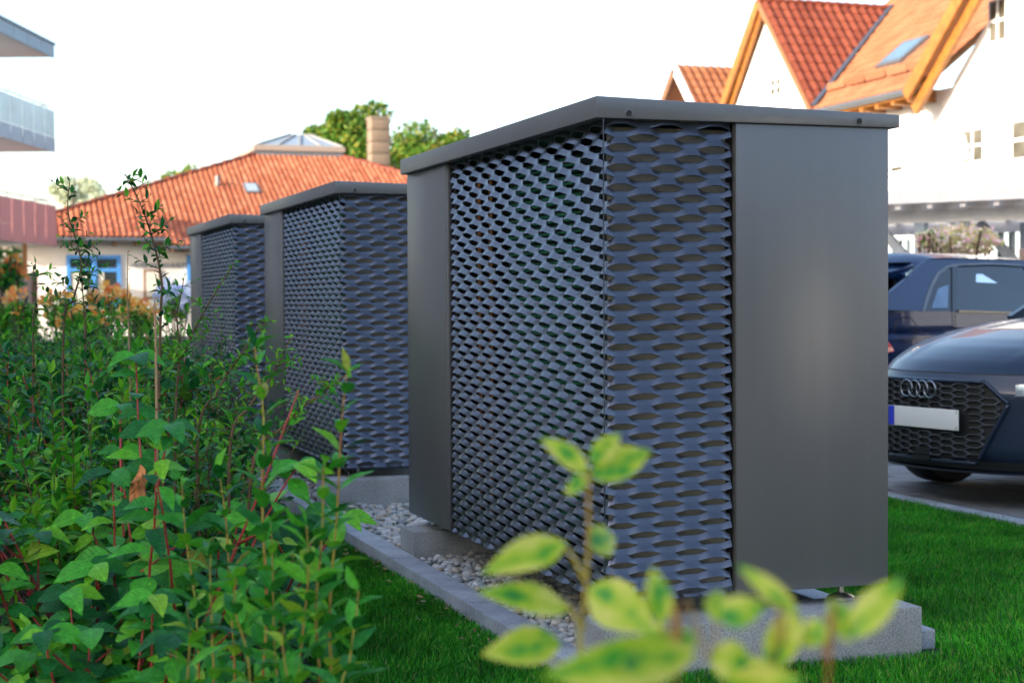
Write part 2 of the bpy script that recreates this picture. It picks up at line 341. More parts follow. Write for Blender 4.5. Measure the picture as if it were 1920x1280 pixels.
# road with kerb and pavers
rk = empty('road_edging', (KX, 3, 0)); rk['kind'] = 'structure'
for i in range(14):
    o = MB().box((-.03, .002, -.1), (.06, .997, .030)).build('edging_stone', m_kerb, rk, bevel=.004)
    o.location = (0, i*1.0-1, random.uniform(-.002, .002))
rd = structure('road', MB().add([(KX+.058, -20, -.012), (60, -20, -.012), (60, 60, -.012), (KX+.058, 60, -.012)], [(0,1,2,3)]), m_joint, fix=False)
pvm = None; nn = 0; rest = []
pt = MB().box((.004, .004, -.05), (.196, .296, .0))
pm = pt.build('paver', m_pave, rd, bevel=.004); pm.location = (KX+.07, 5.0, 0); base_me = pm.data
for i in range(22):
    for j in range(22):
        x = KX+.07+i*.2; yy = 4.4+j*.3+(.15 if i % 2 else 0)
        if (i == 0 and j == 2): continue
        zz = random.uniform(-.002, .002)-.001
        px_ = np.array((x, yy, -1.08)); d = px_@_f; sx = 960+FPX*(px_@_r2)/d; sy = 640-FPX*(px_@_u2)/d
        if 1640 < sx < 1960 and sy < 1010 and nn < 290:
            o = bpy.data.objects.new('paver', base_me); COL.objects.link(o); o.parent = rd; o.location = (x, yy, zz); nn += 1
        else: rest.append(np.array([[1,0,0,x],[0,1,0,yy],[0,0,1,zz]]))
bv = np.array([v.co[:] for v in base_me.vertices]); 
tvb = np.array([(.004,.004,0),(.196,.004,0),(.196,.296,0),(.004,.296,0),(.004,.004,-.02),(.196,.004,-.02),(.196,.296,-.02),(.004,.296,-.02)])
tfb = np.array([(0,1,2,3),(4,5,1,0),(5,6,2,1),(6,7,3,2),(7,4,0,3)])
for i in range(22, 90):
    for j in range(-20, 70): 
        if i*.2 < 16: rest.append(np.array([[1,0,0,KX+.07+i*.2],[0,1,0,4.4+j*.3+(.15 if i % 2 else 0)],[0,0,1,-.001]]))
o = scatter('paver_field', tvb, tfb, rest, m_pave, rd); o['kind'] = 'stuff'

# ================================================================ TILES
def tile_template(tw, tl, h=.05):
    # S profile across x, runs down -y ; origin at centre
    xs = [-.5, -.3, -.1, .1, .3, .5]; zs = [0.0, .15, .85, 1.0, .55, 0.0]
    V = []; 
    for (yy, lift) in ((tl*.56, 0.0), (-tl*.56, .028)):
        for a, b in zip(xs, zs): V.append((a*tw*1.02, yy, b*h+lift))
    for a, b in zip(xs, zs): V.append((a*tw*1.02, -tl*.56, b*h+.028-.03))
    F = [(i+6, i+7, i+1, i) for i in range(5)]+[(i+12, i+13, i+7, i+6) for i in range(5)]
    return np.array(V), np.array(F)
def tile_roof(parent, O, U, V, inside, nu, nv, tw, tl, m, nparts=290, h=.05, key=None, lname='roof_tile'):
    """O eave origin, U along the eave, V up the slope (unit vectors)"""
    O, U, V = np.array(O), np.array(U), np.array(V); U = U/np.linalg.norm(U); V = V/np.linalg.norm(V); N = np.cross(U, V)
    tv, tf = tile_template(tw, tl, h); me = npmesh('roof_tile', tv, tf); me.materials.append(m); me.shade_smooth(); me.set_sharp_from_angle(angle=R(50))
    L = []
    for j in range(nv):
        for i in range(nu):
            u, v = (i+.5)*tw, (j+.5)*tl
            if inside(u, v): L.append((u, v))
    L.sort(key=key or (lambda q: q[1]))
    mats = []
    for (u, v) in L:
        a = random.uniform(-.012, .012); p = O+U*(u+random.uniform(-.004, .004))+V*v+N*random.uniform(0, .006)
        mm = np.zeros((3, 4)); mm[:, 0] = U*math.cos(a)+V*math.sin(a); mm[:, 1] = V*math.cos(a)-U*math.sin(a); mm[:, 2] = N; mm[:, 3] = p; mats.append(mm)
    for mm in mats[:nparts]:
        o = bpy.data.objects.new(lname, me); COL.objects.link(o); o.parent = parent; o.matrix_local = Matrix.Translation(-parent.location) @ mat4(mm)
    if len(mats) > nparts:
        o = scatter('roof_tile_field', tv, tf, mats[nparts:], m, parent, True); o.location = -parent.location; o['kind'] = 'stuff'
    return L
def part(mb, name, m, parent, **k):
    o = mb.build(name, m, parent, **k); o.location = -Vector(parent.location); return o

# ================================================================ KINDERGARTEN HOUSE (left, far)
YK = 54.0
kh = empty('kindergarten_house', (3, YK, 0), 'single storey cream house with orange hipped tile roof and blue framed windows', 'house')
eL, eR = pY(-35, 449, YK-.6), pY(1217, 449, YK-.6); ez = (eL.z+eR.z)/2; eL.z = eR.z = ez
tL, tR = pY(480, 294, YK+6.2), pY(640, 294, YK+6.2); tz = (tL.z+tR.z)/2; tL.z = tR.z = tz
yb = YK+13
part(MB().box((eL.x+.5, YK, -.05), (eR.x-.5, YK+12.4, ez-.05)), 'wall', m_cream, kh)
part(MB().add([eL, eR, (eR.x, yb, ez), (eL.x, yb, ez), tL, tR, (tR.x, tR.y+.6, tz), (tL.x, tL.y+.6, tz)],
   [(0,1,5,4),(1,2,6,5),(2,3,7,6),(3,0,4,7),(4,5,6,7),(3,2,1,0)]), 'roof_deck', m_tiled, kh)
Vv = Vector((0, tL.y-eL.y, tz-ez)); sl_len = Vv.length; tw = .195; tl = .33
def ins(u, v):
    f = v/sl_len; x0 = f*(tL.x-eL.x); x1 = (eR.x-eL.x)-f*(eR.x-tR.x)
    return x0-.02 < u < x1+.02 and v < sl_len
tile_roof(kh, eL+Vector((0, 0, .03)), (1, 0, 0), Vv, ins, int((eR.x-eL.x)/tw)+1, int(sl_len/tl)+1, tw, tl, m_tile, 290, .055,
          key=lambda q: (q[1] > 1.4, abs(q[0]-(pY(220, 449, YK-.6).x-eL.x)) if q[1] <= 1.4 else q[1]))
# hip caps
for a, b in ((eL, tL), (eR, tR)):
    mbh = MB(); n_ = 22
    for i in range(n_):
        p, q = a.lerp(b, i/n_), a.lerp(b, (i+1.12)/n_); mbh.tube([p+Vector((0, 0, .07)), q+Vector((0, 0, .045))], [.11, .09], 8)
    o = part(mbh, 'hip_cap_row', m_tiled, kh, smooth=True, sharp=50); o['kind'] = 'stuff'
# gutter + rafter ends
gz = ez-.06
part(MB().tube([(eL.x, YK-.68, gz), (eR.x, YK-.68, gz)], .07, 8), 'gutter', m_zinc, kh)
x = eL.x+1
for px in range(-30, 620, 41):
    p = pY(px, 455, YK-.5); part(MB().box((p.x-.06, YK-.6, ez-.24), (p.x+.06, YK+.0, ez-.10)), 'rafter_end', m_brown, kh)
part(MB().box((eL.x+.2, YK-.55, ez-.10), (eR.x-.2, YK+.02, ez-.055)), 'soffit', m_brown, kh)
# lower porch roof from px 314 to the right
pl, pr = pY(314, 462, YK-1.2), pY(700, 462, YK-1.2)
pr.z = pl.z
top_l = Vector((pl.x, YK-.45, pl.z+.32))
part(MB().prism([pl, pl+Vector((0, .8, .33)), pl+Vector((0, .8, .25)), pl+Vector((0, .02, -.06))], (pr.x-pl.x, 0, 0)), 'porch_roof', m_tiled, kh)
tile_roof(kh, pl+Vector((0, -.02, .03)), (1, 0, 0), (0, .8, .33), lambda u, v: v < .85, 24, 3, tw, tl, m_tile, 72, .055)
part(MB().tube([pl+Vector((0, -.08, -.04)), pr+Vector((0, -.08, -.04))], .06, 8), 'gutter', m_zinc, kh)
part(MB().prism([pl+Vector((-.03, -.05, -.1)), pl+Vector((-.03, .8, .2)), pl+Vector((-.03, .8, .40)), pl+Vector((-.03, -.05, .08))], (.03, 0, 0)), 'verge_board', m_zinc, kh)
for px in (330, 350, 371, 392): 
    p = pY(px, 468, YK-.9); part(MB().box((p.x-.1, YK-1.1, p.z-.05), (p.x+.1, YK-.02, p.z+.06)), 'rafter_end', m_brown, kh)
# windows
def kwindow(x0, x1, z0, z1, mull=True):
    yw = YK-.005
    fr = MB(); t_ = .12
    fr.box((x0, yw-.06, z0), (x0+t_, yw+.02, z1)); fr.box((x1-t_, yw-.06, z0), (x1, yw+.02, z1))
    fr.box((x0+t_, yw-.061, z1-t_), (x1-t_, yw+.02, z1)); fr.box((x0+t_, yw-.061, z0), (x1-t_, yw+.02, z0+t_))
    xm = (x0+x1)/2; zt = z1-.48
    if mull:
        fr.box((xm-.09, yw-.07, z0+t_), (xm+.09, yw+.02, z1-t_)); fr.box((x0+t_, yw-.065, zt-.06), (xm-.09, yw+.02, zt+.06)); fr.box((xm+.09, yw-.065, zt-.06), (x1-t_, yw+.02, zt+.06))
    wi = part(fr, 'window', m_blue, kh)
    def sub(mb, n, mt): o = mb.build(n, mt, wi); o.location = (0, 0, 0); return o
    sub(MB().box((x0+.05, yw-.02, z0+.05), (xm-.01, yw-.012, z1-.05)), 'pane', m_pglass); sub(MB().box((xm+.01, yw-.02, z0+.05), (x1-.05, yw-.012, z1-.05)), 'pane', m_pglass)
    if mull:
        sub(MB().box((x0+.15, yw-.026, z0+.15), (x0+.62, yw-.022, zt-.08)), 'curtain', m_curt); sub(MB().box((xm+.12, yw-.026, z0+.15), (xm+.32, yw-.022, zt-.08)), 'curtain', m_curt)
a, b = pY(124, 478, YK), pY(227, 570, YK); kwindow(a.x, b.x, b.z-.1, a.z)
a, b = pY(350, 478, YK), pY(440, 570, YK); kwindow(a.x, b.x, b.z, a.z)
a, b = pY(269, 505, YK), pY(290, 560, YK)
nb = part(MB().box((a.x, YK-.06, b.z), (b.x+.2, YK-.004, a.z)), 'notice_case', m_brown, kh)
o = MB().box((a.x+.07, YK-.068, b.z+.07), (b.x+.13, YK-.062, a.z-.07)).build('notice_sheet', m_curt, nb)
def text_obj(s, size, m, loc, rot, ext=.01, parent=None, name='lettering', align='LEFT'):
    cu = bpy.data.curves.new(name, 'FONT'); cu.body = s; cu.size = size; cu.extrude = ext; cu.align_x = align; cu.space_character = 1.15
    to = bpy.data.objects.new(name, cu); COL.objects.link(to)
    dg = bpy.context.evaluated_depsgraph_get(); me = bpy.data.meshes.new_from_object(to.evaluated_get(dg)); bpy.data.objects.remove(to)
    o = link(name, me, m, parent); o.location = loc; o.rotation_euler = rot; return o
a = pY(252, 502, YK)
text_obj("\u2022KINDERGARTEN\u2022", .24, mat('letter_grey', (.16, .16, .18), .6), Vector((a.x-.1, YK-.03, a.z))-Vector(kh.location), (R(90), 0, 0), parent=kh)
# roof furniture
def onroof(px, py):
    q = ray(px, py); n = Vector((0, -Vv.z, Vv.y)); p0 = Vector(eL)-Vector((0, 0, CAMZ)); d = p0.dot(n)/Vector(q).dot(n); return pD(px, py, d)
c_ = onroof(471, 358); vn = Vv.normalized(); nn_ = vn.cross(Vector((-1, 0, 0))); nn_ = Vector((0, -vn.z, vn.y))
def slab(c, hw, hl, t0, t1): return [c+Vector((sx*hw, 0, 0))+vn*(sy*hl)+nn_*t for t in (t0, t1) for sx, sy in ((-1,-1),(1,-1),(1,1),(-1,1))]
sk = part(MB().hexa(slab(c_, .26, .42, .0, .14)), 'roof_window', m_zinc, kh)
MB().hexa(slab(c_, .20, .34, .13, .15)).build('pane', mat('sky_pane', (.30, .34, .36), .2), sk)
c_ = onroof(408, 352); part(MB().tube([c_+Vector((0, 0, -.1)), c_+Vector((0, 0, .42))], .09, 10), 'vent_pipe', m_zinc, kh, smooth=True, sharp=40)
part(MB().hexa([p for p in slab(c_+Vector((.45, 0, -.06)), .42, .03, .08, .13)]), 'ladder_hook', m_brown, kh)
c_ = onroof(258, 448)
# lantern
lz = tz+.02; L0, L1 = tL.x-.05, tR.x+.05; ly = tL.y-.1; h1 = pY(560, 275, ly).z
part(MB().box((L0, ly, lz-.35), (L1, ly+3.6, (lz+h1)/2-.02)), 'lantern_curb', m_zinc, kh)
part(MB().box((L0-.06, ly-.06, (lz+h1)/2), (L1+.06, ly+3.66, h1)), 'lantern_base', m_lbase, kh)
ap = pY(562, 253, ly+1.8); apz = pY(562, 253, ly+1.8).z
pts = [Vector((L0, ly, h1)), Vector((L1, ly, h1)), Vector((L1, ly+3.6, h1)), Vector((L0, ly+3.6, h1))]; apx = Vector((ap.x-.35, ly+1.8, apz)); apx2 = Vector((ap.x+.35, ly+1.8, apz))
part(MB().add(pts+[apx, apx2], [(0,1,5,4),(1,2,5),(2,3,4,5),(3,0,4)]), 'lantern_glass', mat('lantern_glazing', (.22, .26, .30), .4), kh)
bars = MB()
for k in range(5):
    f = k/4; e = pts[0].lerp(pts[1], f); tt = apx.lerp(apx2, f); bars.beam(e+Vector((0, 0, .03)), tt+Vector((0, 0, .03)), .06, .05)
bars.beam(pts[0], pts[3], .06, .06); bars.beam(pts[0]+Vector((0,0,.02)), pts[1]+Vector((0,0,.02)), .06, .06); bars.beam(pts[2], apx2, .06, .06); bars.beam(pts[3], apx, .06, .06)
part(bars, 'glazing_bars', mat('lantern_bar', (.25, .24, .23), .6), kh)

# chimney (separate, behind the hip)
p0, p1 = pY(697, 340, 66), pY(731, 222, 66)
ch = empty('chimney', (p0.x, 66, 0), 'tall pale brown block chimney behind the hipped tile roof', 'chimney')
hh = (p1.z-pY(697, 318, 66).z)/4.35; z = p1.z; wd = p1.x-p0.x
part(MB().box((p0.x+.03, 66.03, 0), (p0.x+wd-.03, 66+wd-.03, z-.05)), 'core', m_dark, ch)
for k in range(6):
    part(MB().box((p0.x, 66, z-hh*(k+1)+.03), (p0.x+wd, 66+wd, z-hh*k)), 'chimney_block', m_chim, ch, bevel=.015)
part(MB().box((p0.x-.04, 65.96, z), (p0.x+wd+.04, 66+wd+.04, z+.06)), 'cap', m_lbase, ch)
part(MB().tube([(p0.x+wd*.5, 66.3, z), (p0.x+wd*.5, 66.3, z+.42)], .05, 6), 'flue', m_dark, ch)

# ================================================================ APARTMENT BUILDING (left)
th = R(20.4); aD = Vector((math.sin(th), math.cos(th), 0)); aR = Vector((math.cos(th), -math.sin(th), 0))
cn = pD(103, 285, 50); ab = empty('apartment_building', (cn.x, cn.y, 0), 'modern apartment building with blue grey roof edge and stacked corner balconies', 'apartment block')
AM = Matrix.Translation((0, 0, 0)) @ Matrix(((aR.x, aD.x, 0, 0), (aR.y, aD.y, 0, 0), (0, 0, 1, 0), (0, 0, 0, 1)))   # local: x right, y away
ab.matrix_world = Matrix.Translation(ab.location) @ AM
def apart(mb, n, m, **k): return mb.build(n, m, ab, **k)
def zz(py): return pD(103, py, 50).z
Zr0, Zr1, Zg0, Zg1, Zb0, Zb1 = zz(110), zz(85), zz(285), zz(209), zz(460), zz(386)
apart(MB().box((-2.4, -22, Zr0+.02), (-.03, -.03, Zr1-.02)), 'roof_slab', m_soffit)
for k in range(18):
    apart(MB().box((-.03, -1.25*(k+1)+.02, Zr0), (.02, -1.25*k-.0, Zr1)), 'fascia_panel', m_slate)
apart(MB().box((-2.4, -22, Zr1-.02), (.06, .04, Zr1+.05)), 'roof_edge_cap', m_slate2)
for (z0, z1, m_, lowh) in ((Zg0, Zg1, m_bglass, .42), (Zb0, Zb1, m_red, .0)):
    apart(MB().box((-2.4, -6.2, z0), (-.03, -.03, z0+.22)), 'balcony_slab', m_soffit)
    for k in range(6):
        y1 = -1.02*k; y0 = y1-1.0
        if lowh:
            apart(MB().box((-.03, y0+.01, z0-.02), (.015, y1-.01, z0+lowh)), 'balcony_panel', mat('blue_balcony_lower', (.22, .28, .35), .5))
            apart(MB().box((-.02, y0+.01, z0+lowh+.02), (.005, y1-.01, z1)), 'balcony_panel', m_)
        else:
            apart(MB().box((-.03, y0+.01, z0-.02), (.015, y1-.01, z0+.48)), 'balcony_panel', m_)
            apart(MB().box((-.03, y0+.01, z0+.49), (.015, y1-.01, z1)), 'balcony_panel', m_)
    apart(MB().tube([(-.2, -6.2, z1+.16), (-.2, -.1, z1+.16), (-2.2, -.1, z1+.16)], .022, 6), 'handrail', m_zinc)
    for k in range(5): apart(MB().tube([(-.2, -1.25*k-.1, z1-.3), (-.2, -1.25*k-.1, z1+.16)], .015, 5), 'rail_post', m_zinc)
apart(MB().box((-5, -60, -.05), (-.6, -10.0, Zr0-.01)), 'wall', mat('apartment_render', (.30, .30, .31), .8))
apart(MB().box((-9, -70, -.05), (-.3, -44, 12.5)), 'unseen_shade_wing', mat('shade_wing_render', (.42, .41, .40), .85))  # unseen wing added and raised to keep the foreground in shade
for k in range(2):
    apart(MB().box((-.59, -5.3-k*.02, (Zg0, Zb0)[k]), (-.1, -5.05, (Zg0, Zb0)[k]+1.7)), 'privacy_screen', m_slate2)

# ================================================================ WHITE HOUSE (right)
XW = 23.6
wh = empty('white_house', (XW, 36, 0), 'tall white rendered house with orange tile roof, dormer and wide wooden eaves', 'house')
wall = MB(); apg = pX(1452, 10, XW); XE = XW-.75
P1 = pX(1715, 168, XE); P2 = pX(1525, 207, XE); ze = (P1.z+P2.z)/2; tanp = .80
yB = pX(1272, 180, XE).y; WYN, WYF = 14.0, yB-.6
part(MB().box((XW, WYN, -.05), (XW+10, WYF, ze-.0)), 'wall', m_plaster, wh)
# main roof plane rising towards +X
RW = 7.5; yA = P1.y-.1; RW2 = 3.3; YM = apg.y+.6
def rp(x, y_, off=0): return Vector((x, y_, ze+(x-XE)*tanp+off))
for (ya_, yb2, rw_) in ((yA, YM, RW), (YM+.003, yB, RW2)):
    part(MB().hexa([rp(XE, ya_, -.2), rp(XE+rw_, ya_, -.2), rp(XE+rw_, yb2, -.2), rp(XE, yb2, -.2), rp(XE, ya_), rp(XE+rw_, ya_), rp(XE+rw_, yb2), rp(XE, yb2)]), 'roof_deck', m_wood, wh)
    part(MB().hexa([rp(XE+rw_, ya_, -.2), (XE+2*rw_, ya_, ze-.2), (XE+2*rw_, yb2, ze-.2), rp(XE+rw_, yb2, -.2), rp(XE+rw_, ya_), (XE+2*rw_, ya_, ze), (XE+2*rw_, yb2, ze), rp(XE+rw_, yb2)]), 'rear_roof_slope', m_tilel, wh)
# dormer gable
apx_ = pX(1430, 6, XE+.05); dzr = apx_.z; Ya = apx_.y; half = Ya-P2.y; 
if half < 1: half = 4
dsl = (dzr-ze)/half; XR = XE+(dzr-ze)/tanp
gab = MB().prism([(XE+.22, Ya-half*.95, ze-.3), (XE+.22, Ya, dzr-.24), (XE+.22, Ya+half*.95, ze-.3)], (3, 0, 0)); part(gab, 'dormer_gable', m_plaster, wh)
def dslope(sgn, nm, m):
    A = Vector((XE-.0, Ya, dzr)); B = Vector((XE-.0, Ya+sgn*half, ze)); C = Vector((XE+.02, Ya+sgn*half, ze)); D = Vector((XR, Ya, dzr)); n = Vector((0, 0, -.12))
    part(MB().add([A, B, D, A+n, B+n, D+n], [(0,1,2),(3,4,5),(0,1,4,3),(1,2,5,4),(2,0,3,5)]), nm, m, wh)
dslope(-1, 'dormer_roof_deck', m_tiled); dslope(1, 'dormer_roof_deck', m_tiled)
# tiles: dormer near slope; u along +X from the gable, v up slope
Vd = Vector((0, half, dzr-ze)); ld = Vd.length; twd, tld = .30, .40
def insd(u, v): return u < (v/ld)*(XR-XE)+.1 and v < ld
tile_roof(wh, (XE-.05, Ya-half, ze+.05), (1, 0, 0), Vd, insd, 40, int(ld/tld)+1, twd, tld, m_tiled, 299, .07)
# main roof tiles: u along -Y ... keep right handed: U=(0,-1,0), V up +X
Vm = Vector((1, 0, tanp)); lm = RW*math.sqrt(1+tanp**2)
def insm(u, v):
    yy = yB-u; x_ = v/math.sqrt(1+tanp**2); zr = ze+x_*tanp
    if yy < yA or (yy > YM and x_ > RW2): return False
    lim = half*(1-(zr-ze)/(dzr-ze)) if zr < dzr else -1
    return not (abs(yy-Ya) < lim-.1)
tile_roof(wh, (XE, yB, ze+.04), (0, -1, 0), Vm, insm, int((yB-yA)/.3)+1, int(lm/.36), .3, .36, m_tilel, 0, .035)
# valley flashing, ridge, verge
part(MB().beam((XE-.02, Ya-half-.05, ze+.17), (XR, Ya, dzr+.17), .15, .05), 'valley_flashing', mat('lead_flashing', (.06, .075, .10), .5, .3), wh)
rg = MB()
for k in range(14):
    a, b = k/14, (k+1.1)/14; rg.tube([(XE-.1+a*(XR-XE+.1), Ya, dzr+.08), (XE-.1+b*(XR-XE+.1), Ya, dzr+.06)], [.11, .09], 8)
o = part(rg, 'ridge_cap_row', m_tiled, wh, smooth=True, sharp=50); o['kind'] = 'stuff'
def barge(A, B, w1=.28, nm='barge_board', m=m_wood, dx=0, hgt=.26):
    part(MB().beam(A, B, w1, hgt), nm, m, wh)
A = Vector((XE-.1, Ya, dzr)); 
barge(A+Vector((0, 0, -.02)), Vector((XE-.1, Ya+half*1.05, ze-.2)), .10, hgt=.30); barge(A+Vector((.12, 0, -.26)), Vector((XE+.12, Ya+half*1.05, ze-.46)), .10, 'inner_barge_board', m_wood, hgt=.22)
barge(A+Vector((0, 0, -.02)), Vector((XE-.1, Ya-half*1.0, ze)), .08, m=m_tilel, hgt=.16)
# gutter and rafter tails under the main eave
part(MB().tube([(XE-.08, yA, ze-.06), (XE-.08, Ya-half, ze-.06)], .085, 8), 'gutter', m_zinc, wh)
yy = yA+.3
while yy < Ya-half+.5:
    part(MB().box((XE+.02, yy, ze-.30), (XW, yy+.16, ze-.04)), 'rafter_tail', m_wood, wh); yy += .78
part(MB().add([(XE, yA, ze-.02), (XW, yA, ze-.02), (XW, yB, ze-.02), (XE, yB, ze-.02)], [(0,1,2,3)]), 'soffit', m_wood, wh, fix=False)
# snow guard rails
for k in range(5):
    y0 = yA+.3+k*1.05
    part(MB().box((XE+.55, y0, ze+.62), (XE+.58, y0+.95, ze+.82)), 'snow_guard', m_tilel, wh)
# big front gable, projecting flush with the wall
gy0 = yA; gpk = 8.0; slg = .88
def gp(y_, off=0): return ze+(gy0-y_)*slg+off
part(MB().prism([(XW-.02, gy0-.5, ze-.3), (XW-.02, gy0-.5, gp(gy0-.5)-.35), (XW-.02, gy0-gpk, gp(gy0-gpk)-.3), (XW-.02, gy0-2*gpk, ze-.3)], (6, 0, 0)), 'front_gable', m_plaster, wh)
A = Vector((XE-.15, gy0+.25, ze-.18)); B = Vector((XE-.15, gy0-gpk, gp(gy0-gpk)+.1))
barge(A, B, .10, hgt=.34); barge(A+Vector((.22, -.05, -.36)), B+Vector((.22, -.05, -.36)), .12, 'inner_barge_board', m_wood, hgt=.30)
barge(A+Vector((.3, .05, .22)), B+Vector((.3, .05, .22)), .6, 'verge_tiles', m_tilel, hgt=.1)
# roof window on the main roof
def onmain(px, py):
    q = Vector(ray(px, py)); n = Vector((-tanp, 0, 1)).normalized(); p0 = Vector((XE, 0, ze-CAMZ)); return pD(px, py, p0.dot(n)/q.dot(n))
A, B, C, D = onmain(1640, 136), onmain(1695, 88), onmain(1738, 84), onmain(1690, 128)
y0, y1 = min(A.y, D.y), max(A.y, D.y); u0, u1 = A.x, B.x; nrm = Vector((-tanp, 0, 1)).normalized()
ym = (A.y+B.y+C.y+D.y)/4; hw = .62; 
def sw(x, y_, t): return rp(x, y_)+nrm*t
fr = part(MB().hexa([sw(u0, ym-hw, 0), sw(u1, ym-hw, 0), sw(u1, ym+hw, 0), sw(u0, ym+hw, 0), sw(u0, ym-hw, .16), sw(u1, ym-hw, .16), sw(u1, ym+hw, .16), sw(u0, ym+hw, .16)]), 'roof_window', m_zinc, wh)
MB().hexa([sw(u0+.12, ym-hw+.1, .15), sw(u1-.1, ym-hw+.1, .15), sw(u1-.1, ym+hw-.1, .15), sw(u0+.12, ym+hw-.1, .15), sw(u0+.12, ym-hw+.1, .17), sw(u1-.1, ym-hw+.1, .17), sw(u1-.1, ym+hw-.1, .17), sw(u0+.12, ym+hw-.1, .17)]).build('pane', mat('bluish_pane', (.10, .16, .21), .25), fr)
# windows in the X=XW wall
def wwin(px0, px1, py0, py1, pxm=None, kind='plain', X=XW-.03):
    pm_ = (px0+px1)/2; a = pX(px0, (py0+py1)/2, X); b = pX(px1, (py0+py1)/2, X); zt = pX(pm_, py0, X).z; zb = pX(pm_, py1, X).z; ya, yb_ = b.y, a.y
    f = MB(); t_ = .045
    for (s0, s1, q0, q1) in ((ya, ya+t_, zb, zt), (yb_-t_, yb_, zb, zt), (ya+t_, yb_-t_, zb, zb+t_), (ya+t_, yb_-t_, zt-t_, zt)): f.box((X-.018, s0, q0), (X+.02, s1, q1))
    ymid = (ya+yb_)/2; zm = (zb+zt)/2
    f.box((X-.020, ymid-.03, zb+t_), (X+.02, ymid+.03, zt-t_))
    if kind == 'plain': f.box((X-.022, ya+t_, zm-.03), (X+.02, ymid-.03, zm+.03)); f.box((X-.022, ymid+.03, zm-.03), (X+.02, yb_-t_, zm+.045))
    o = part(f, 'window', m_white, wh)
    for (s0, s1) in ((ya+.03, ymid-.01), (ymid+.01, yb_-.03)): MB().box((X-.004, s0, zb+.03), (X+.002, s1, zt-.03)).build('pane', mat('amber_pane', (.11, .09, .06), .3, var=.5, scale=1.5, col2=(.18, .16, .12), spec=.2), o)
    if kind == 'blind':
        n_ = 7
        for k in range(n_): 
            z0 = zb+.16+(zt-zb-.2)*k/n_; MB().box((X-.028, ya+.06, z0), (X-.012, yb_-.06, z0+(zt-zb)/n_*.86)).build('blind_slat', m_white, o)
    MB().box((X-.10, ya-.05, zb-.06), (X+.02, yb_+.05, zb-.003)).build('window_sill', m_white, o)
    return o, ya, yb_, zb, zt
o, ya, yb_, zb, zt = wwin(1803, 1845, 241, 306)
MB().prism([(XW-.065, ya+.55, zb+.12), (XW-.065, ya+.95, zb+.12), (XW-.065, ya+1.05, zb+.7), (XW-.065, ya+.75, zb+.72)], (.01, 0, 0)).build('paper_sheet', m_white, o)
wwin(1645, 1695, 262, 326, kind='blind'); wwin(1444, 1466, 146, 180, X=XE+.19); wwin(1854, 1888, -2, 80)
wwin(1897, 1960, 222, 298)
# second dormer far left
A = pX(1283, 130, XE+.3); hz = A.z; hf = 2.9; hb = hz-2.9
part(MB().prism([(XW, A.y-hf, hb), (XW, A.y, hz-.25), (XW, A.y+hf, hb)], (2.5, 0, 0)), 'dormer_gable', mat('grey_gable_glass', (.30, .33, .35), .3), wh)
for s_ in (-1, 1):
    part(MB().add([(XE, A.y, hz), (XE, A.y+s_*hf*1.05, hb-.15), (XE+4.5, A.y+s_*hf*1.05, hb-.15), (XE+4.5, A.y, hz), (XE, A.y, hz-.14), (XE, A.y+s_*hf*1.05, hb-.29), (XE+4.5, A.y+s_*hf*1.05, hb-.29), (XE+4.5, A.y, hz-.14)], [(0,1,2,3),(4,5,6,7),(0,1,5,4),(1,2,6,5),(2,3,7,6),(3,0,4,7)]), 'dormer_roof_deck', m_tilel, wh)
    part(MB().beam((XE-.05, A.y, hz-.02), (XE-.05, A.y+s_*hf*1.05, hb-.2), .1, .28), 'barge_board', m_white if s_ < 0 else m_brown, wh)
Vd2 = Vector((0, hf*1.05, hz-hb+.15))
tile_roof(wh, (XE-.05, A.y-hf*1.05, hb-.1), (1, 0, 0), Vd2, lambda u, v: v < Vd2.length, 15, int(Vd2.length/.4)+1, .3, .4, m_tilel, 0, .06)

# ================================================================ PERGOLA / CARPORT + back building
pg = empty('pergola', (9, 17, 0), 'pale painted timber pergola with braced posts behind the parked cars', 'pergola')
G0 = pD(1640, 404, 21); G1 = pD(1980, 404, 19.6); G1.z = G0.z = (G0.z+G1.z)/2; gd = (G1-G0).normalized(); gn = Vector((-gd.y, gd.x, 0)); gn = gn if gn.y > 0 else -gn
zt_ = pD(1790, 376, 21).z
part(MB().beam(G0-gd*4, G1+gd*4, .14, .16), 'beam', m_pinkw, pg)
part(MB().beam(G0-gd*4+Vector((0, 0, zt_-G0.z))-gn*.5, G1+gd*4+Vector((0, 0, zt_-G0.z))-gn*.5, .05, .17), 'fascia', m_pinkw, pg)
for k in range(-4, 9):
    p = G0+gd*(k*.42+.1)
    part(MB().beam(p-gn*.47+Vector((0, 0, .145)), p+gn*3.6+Vector((0, 0, .145)), .07, .13), 'rafter', m_pinkw, pg)
for k in range(4): part(MB().beam(G0-gd*4+gn*(k*.9)+Vector((0, 0, .225)), G1+gd*4+gn*(k*.9)+Vector((0, 0, .225)), .8, .02), 'roof_board', m_pinkw, pg)
part(MB().beam(G0-gd*4+gn*3.5, G1+gd*4+gn*3.5, .14, .16), 'beam', m_pinkw, pg)
for px in (1727, 1925):
    b0 = pD(px, 404, 20.6); b0.z = 0; post = part(MB().beam((b0.x, b0.y, 0), (b0.x, b0.y, G0.z-.08), .13, .13, up=gd), 'post', mat('post_blue_grey', (.33, .38, .44), .7), pg)
    for s_ in (-1, 1):
        part(MB().beam(Vector((b0.x, b0.y, G0.z-.75))+gn*.02, Vector((b0.x, b0.y, G0.z-.06))+gd*s_*.62+gn*.02, .09, .11), 'brace', mat('brace_grey', (.36, .38, .40), .7), pg)
lb = empty('low_garden_building', (15, 26, 0), 'low pale building with dark framed windows seen beneath the pergola', 'building')
q0, q1 = pD(1560, 500, 30), pD(2150, 500, 27)
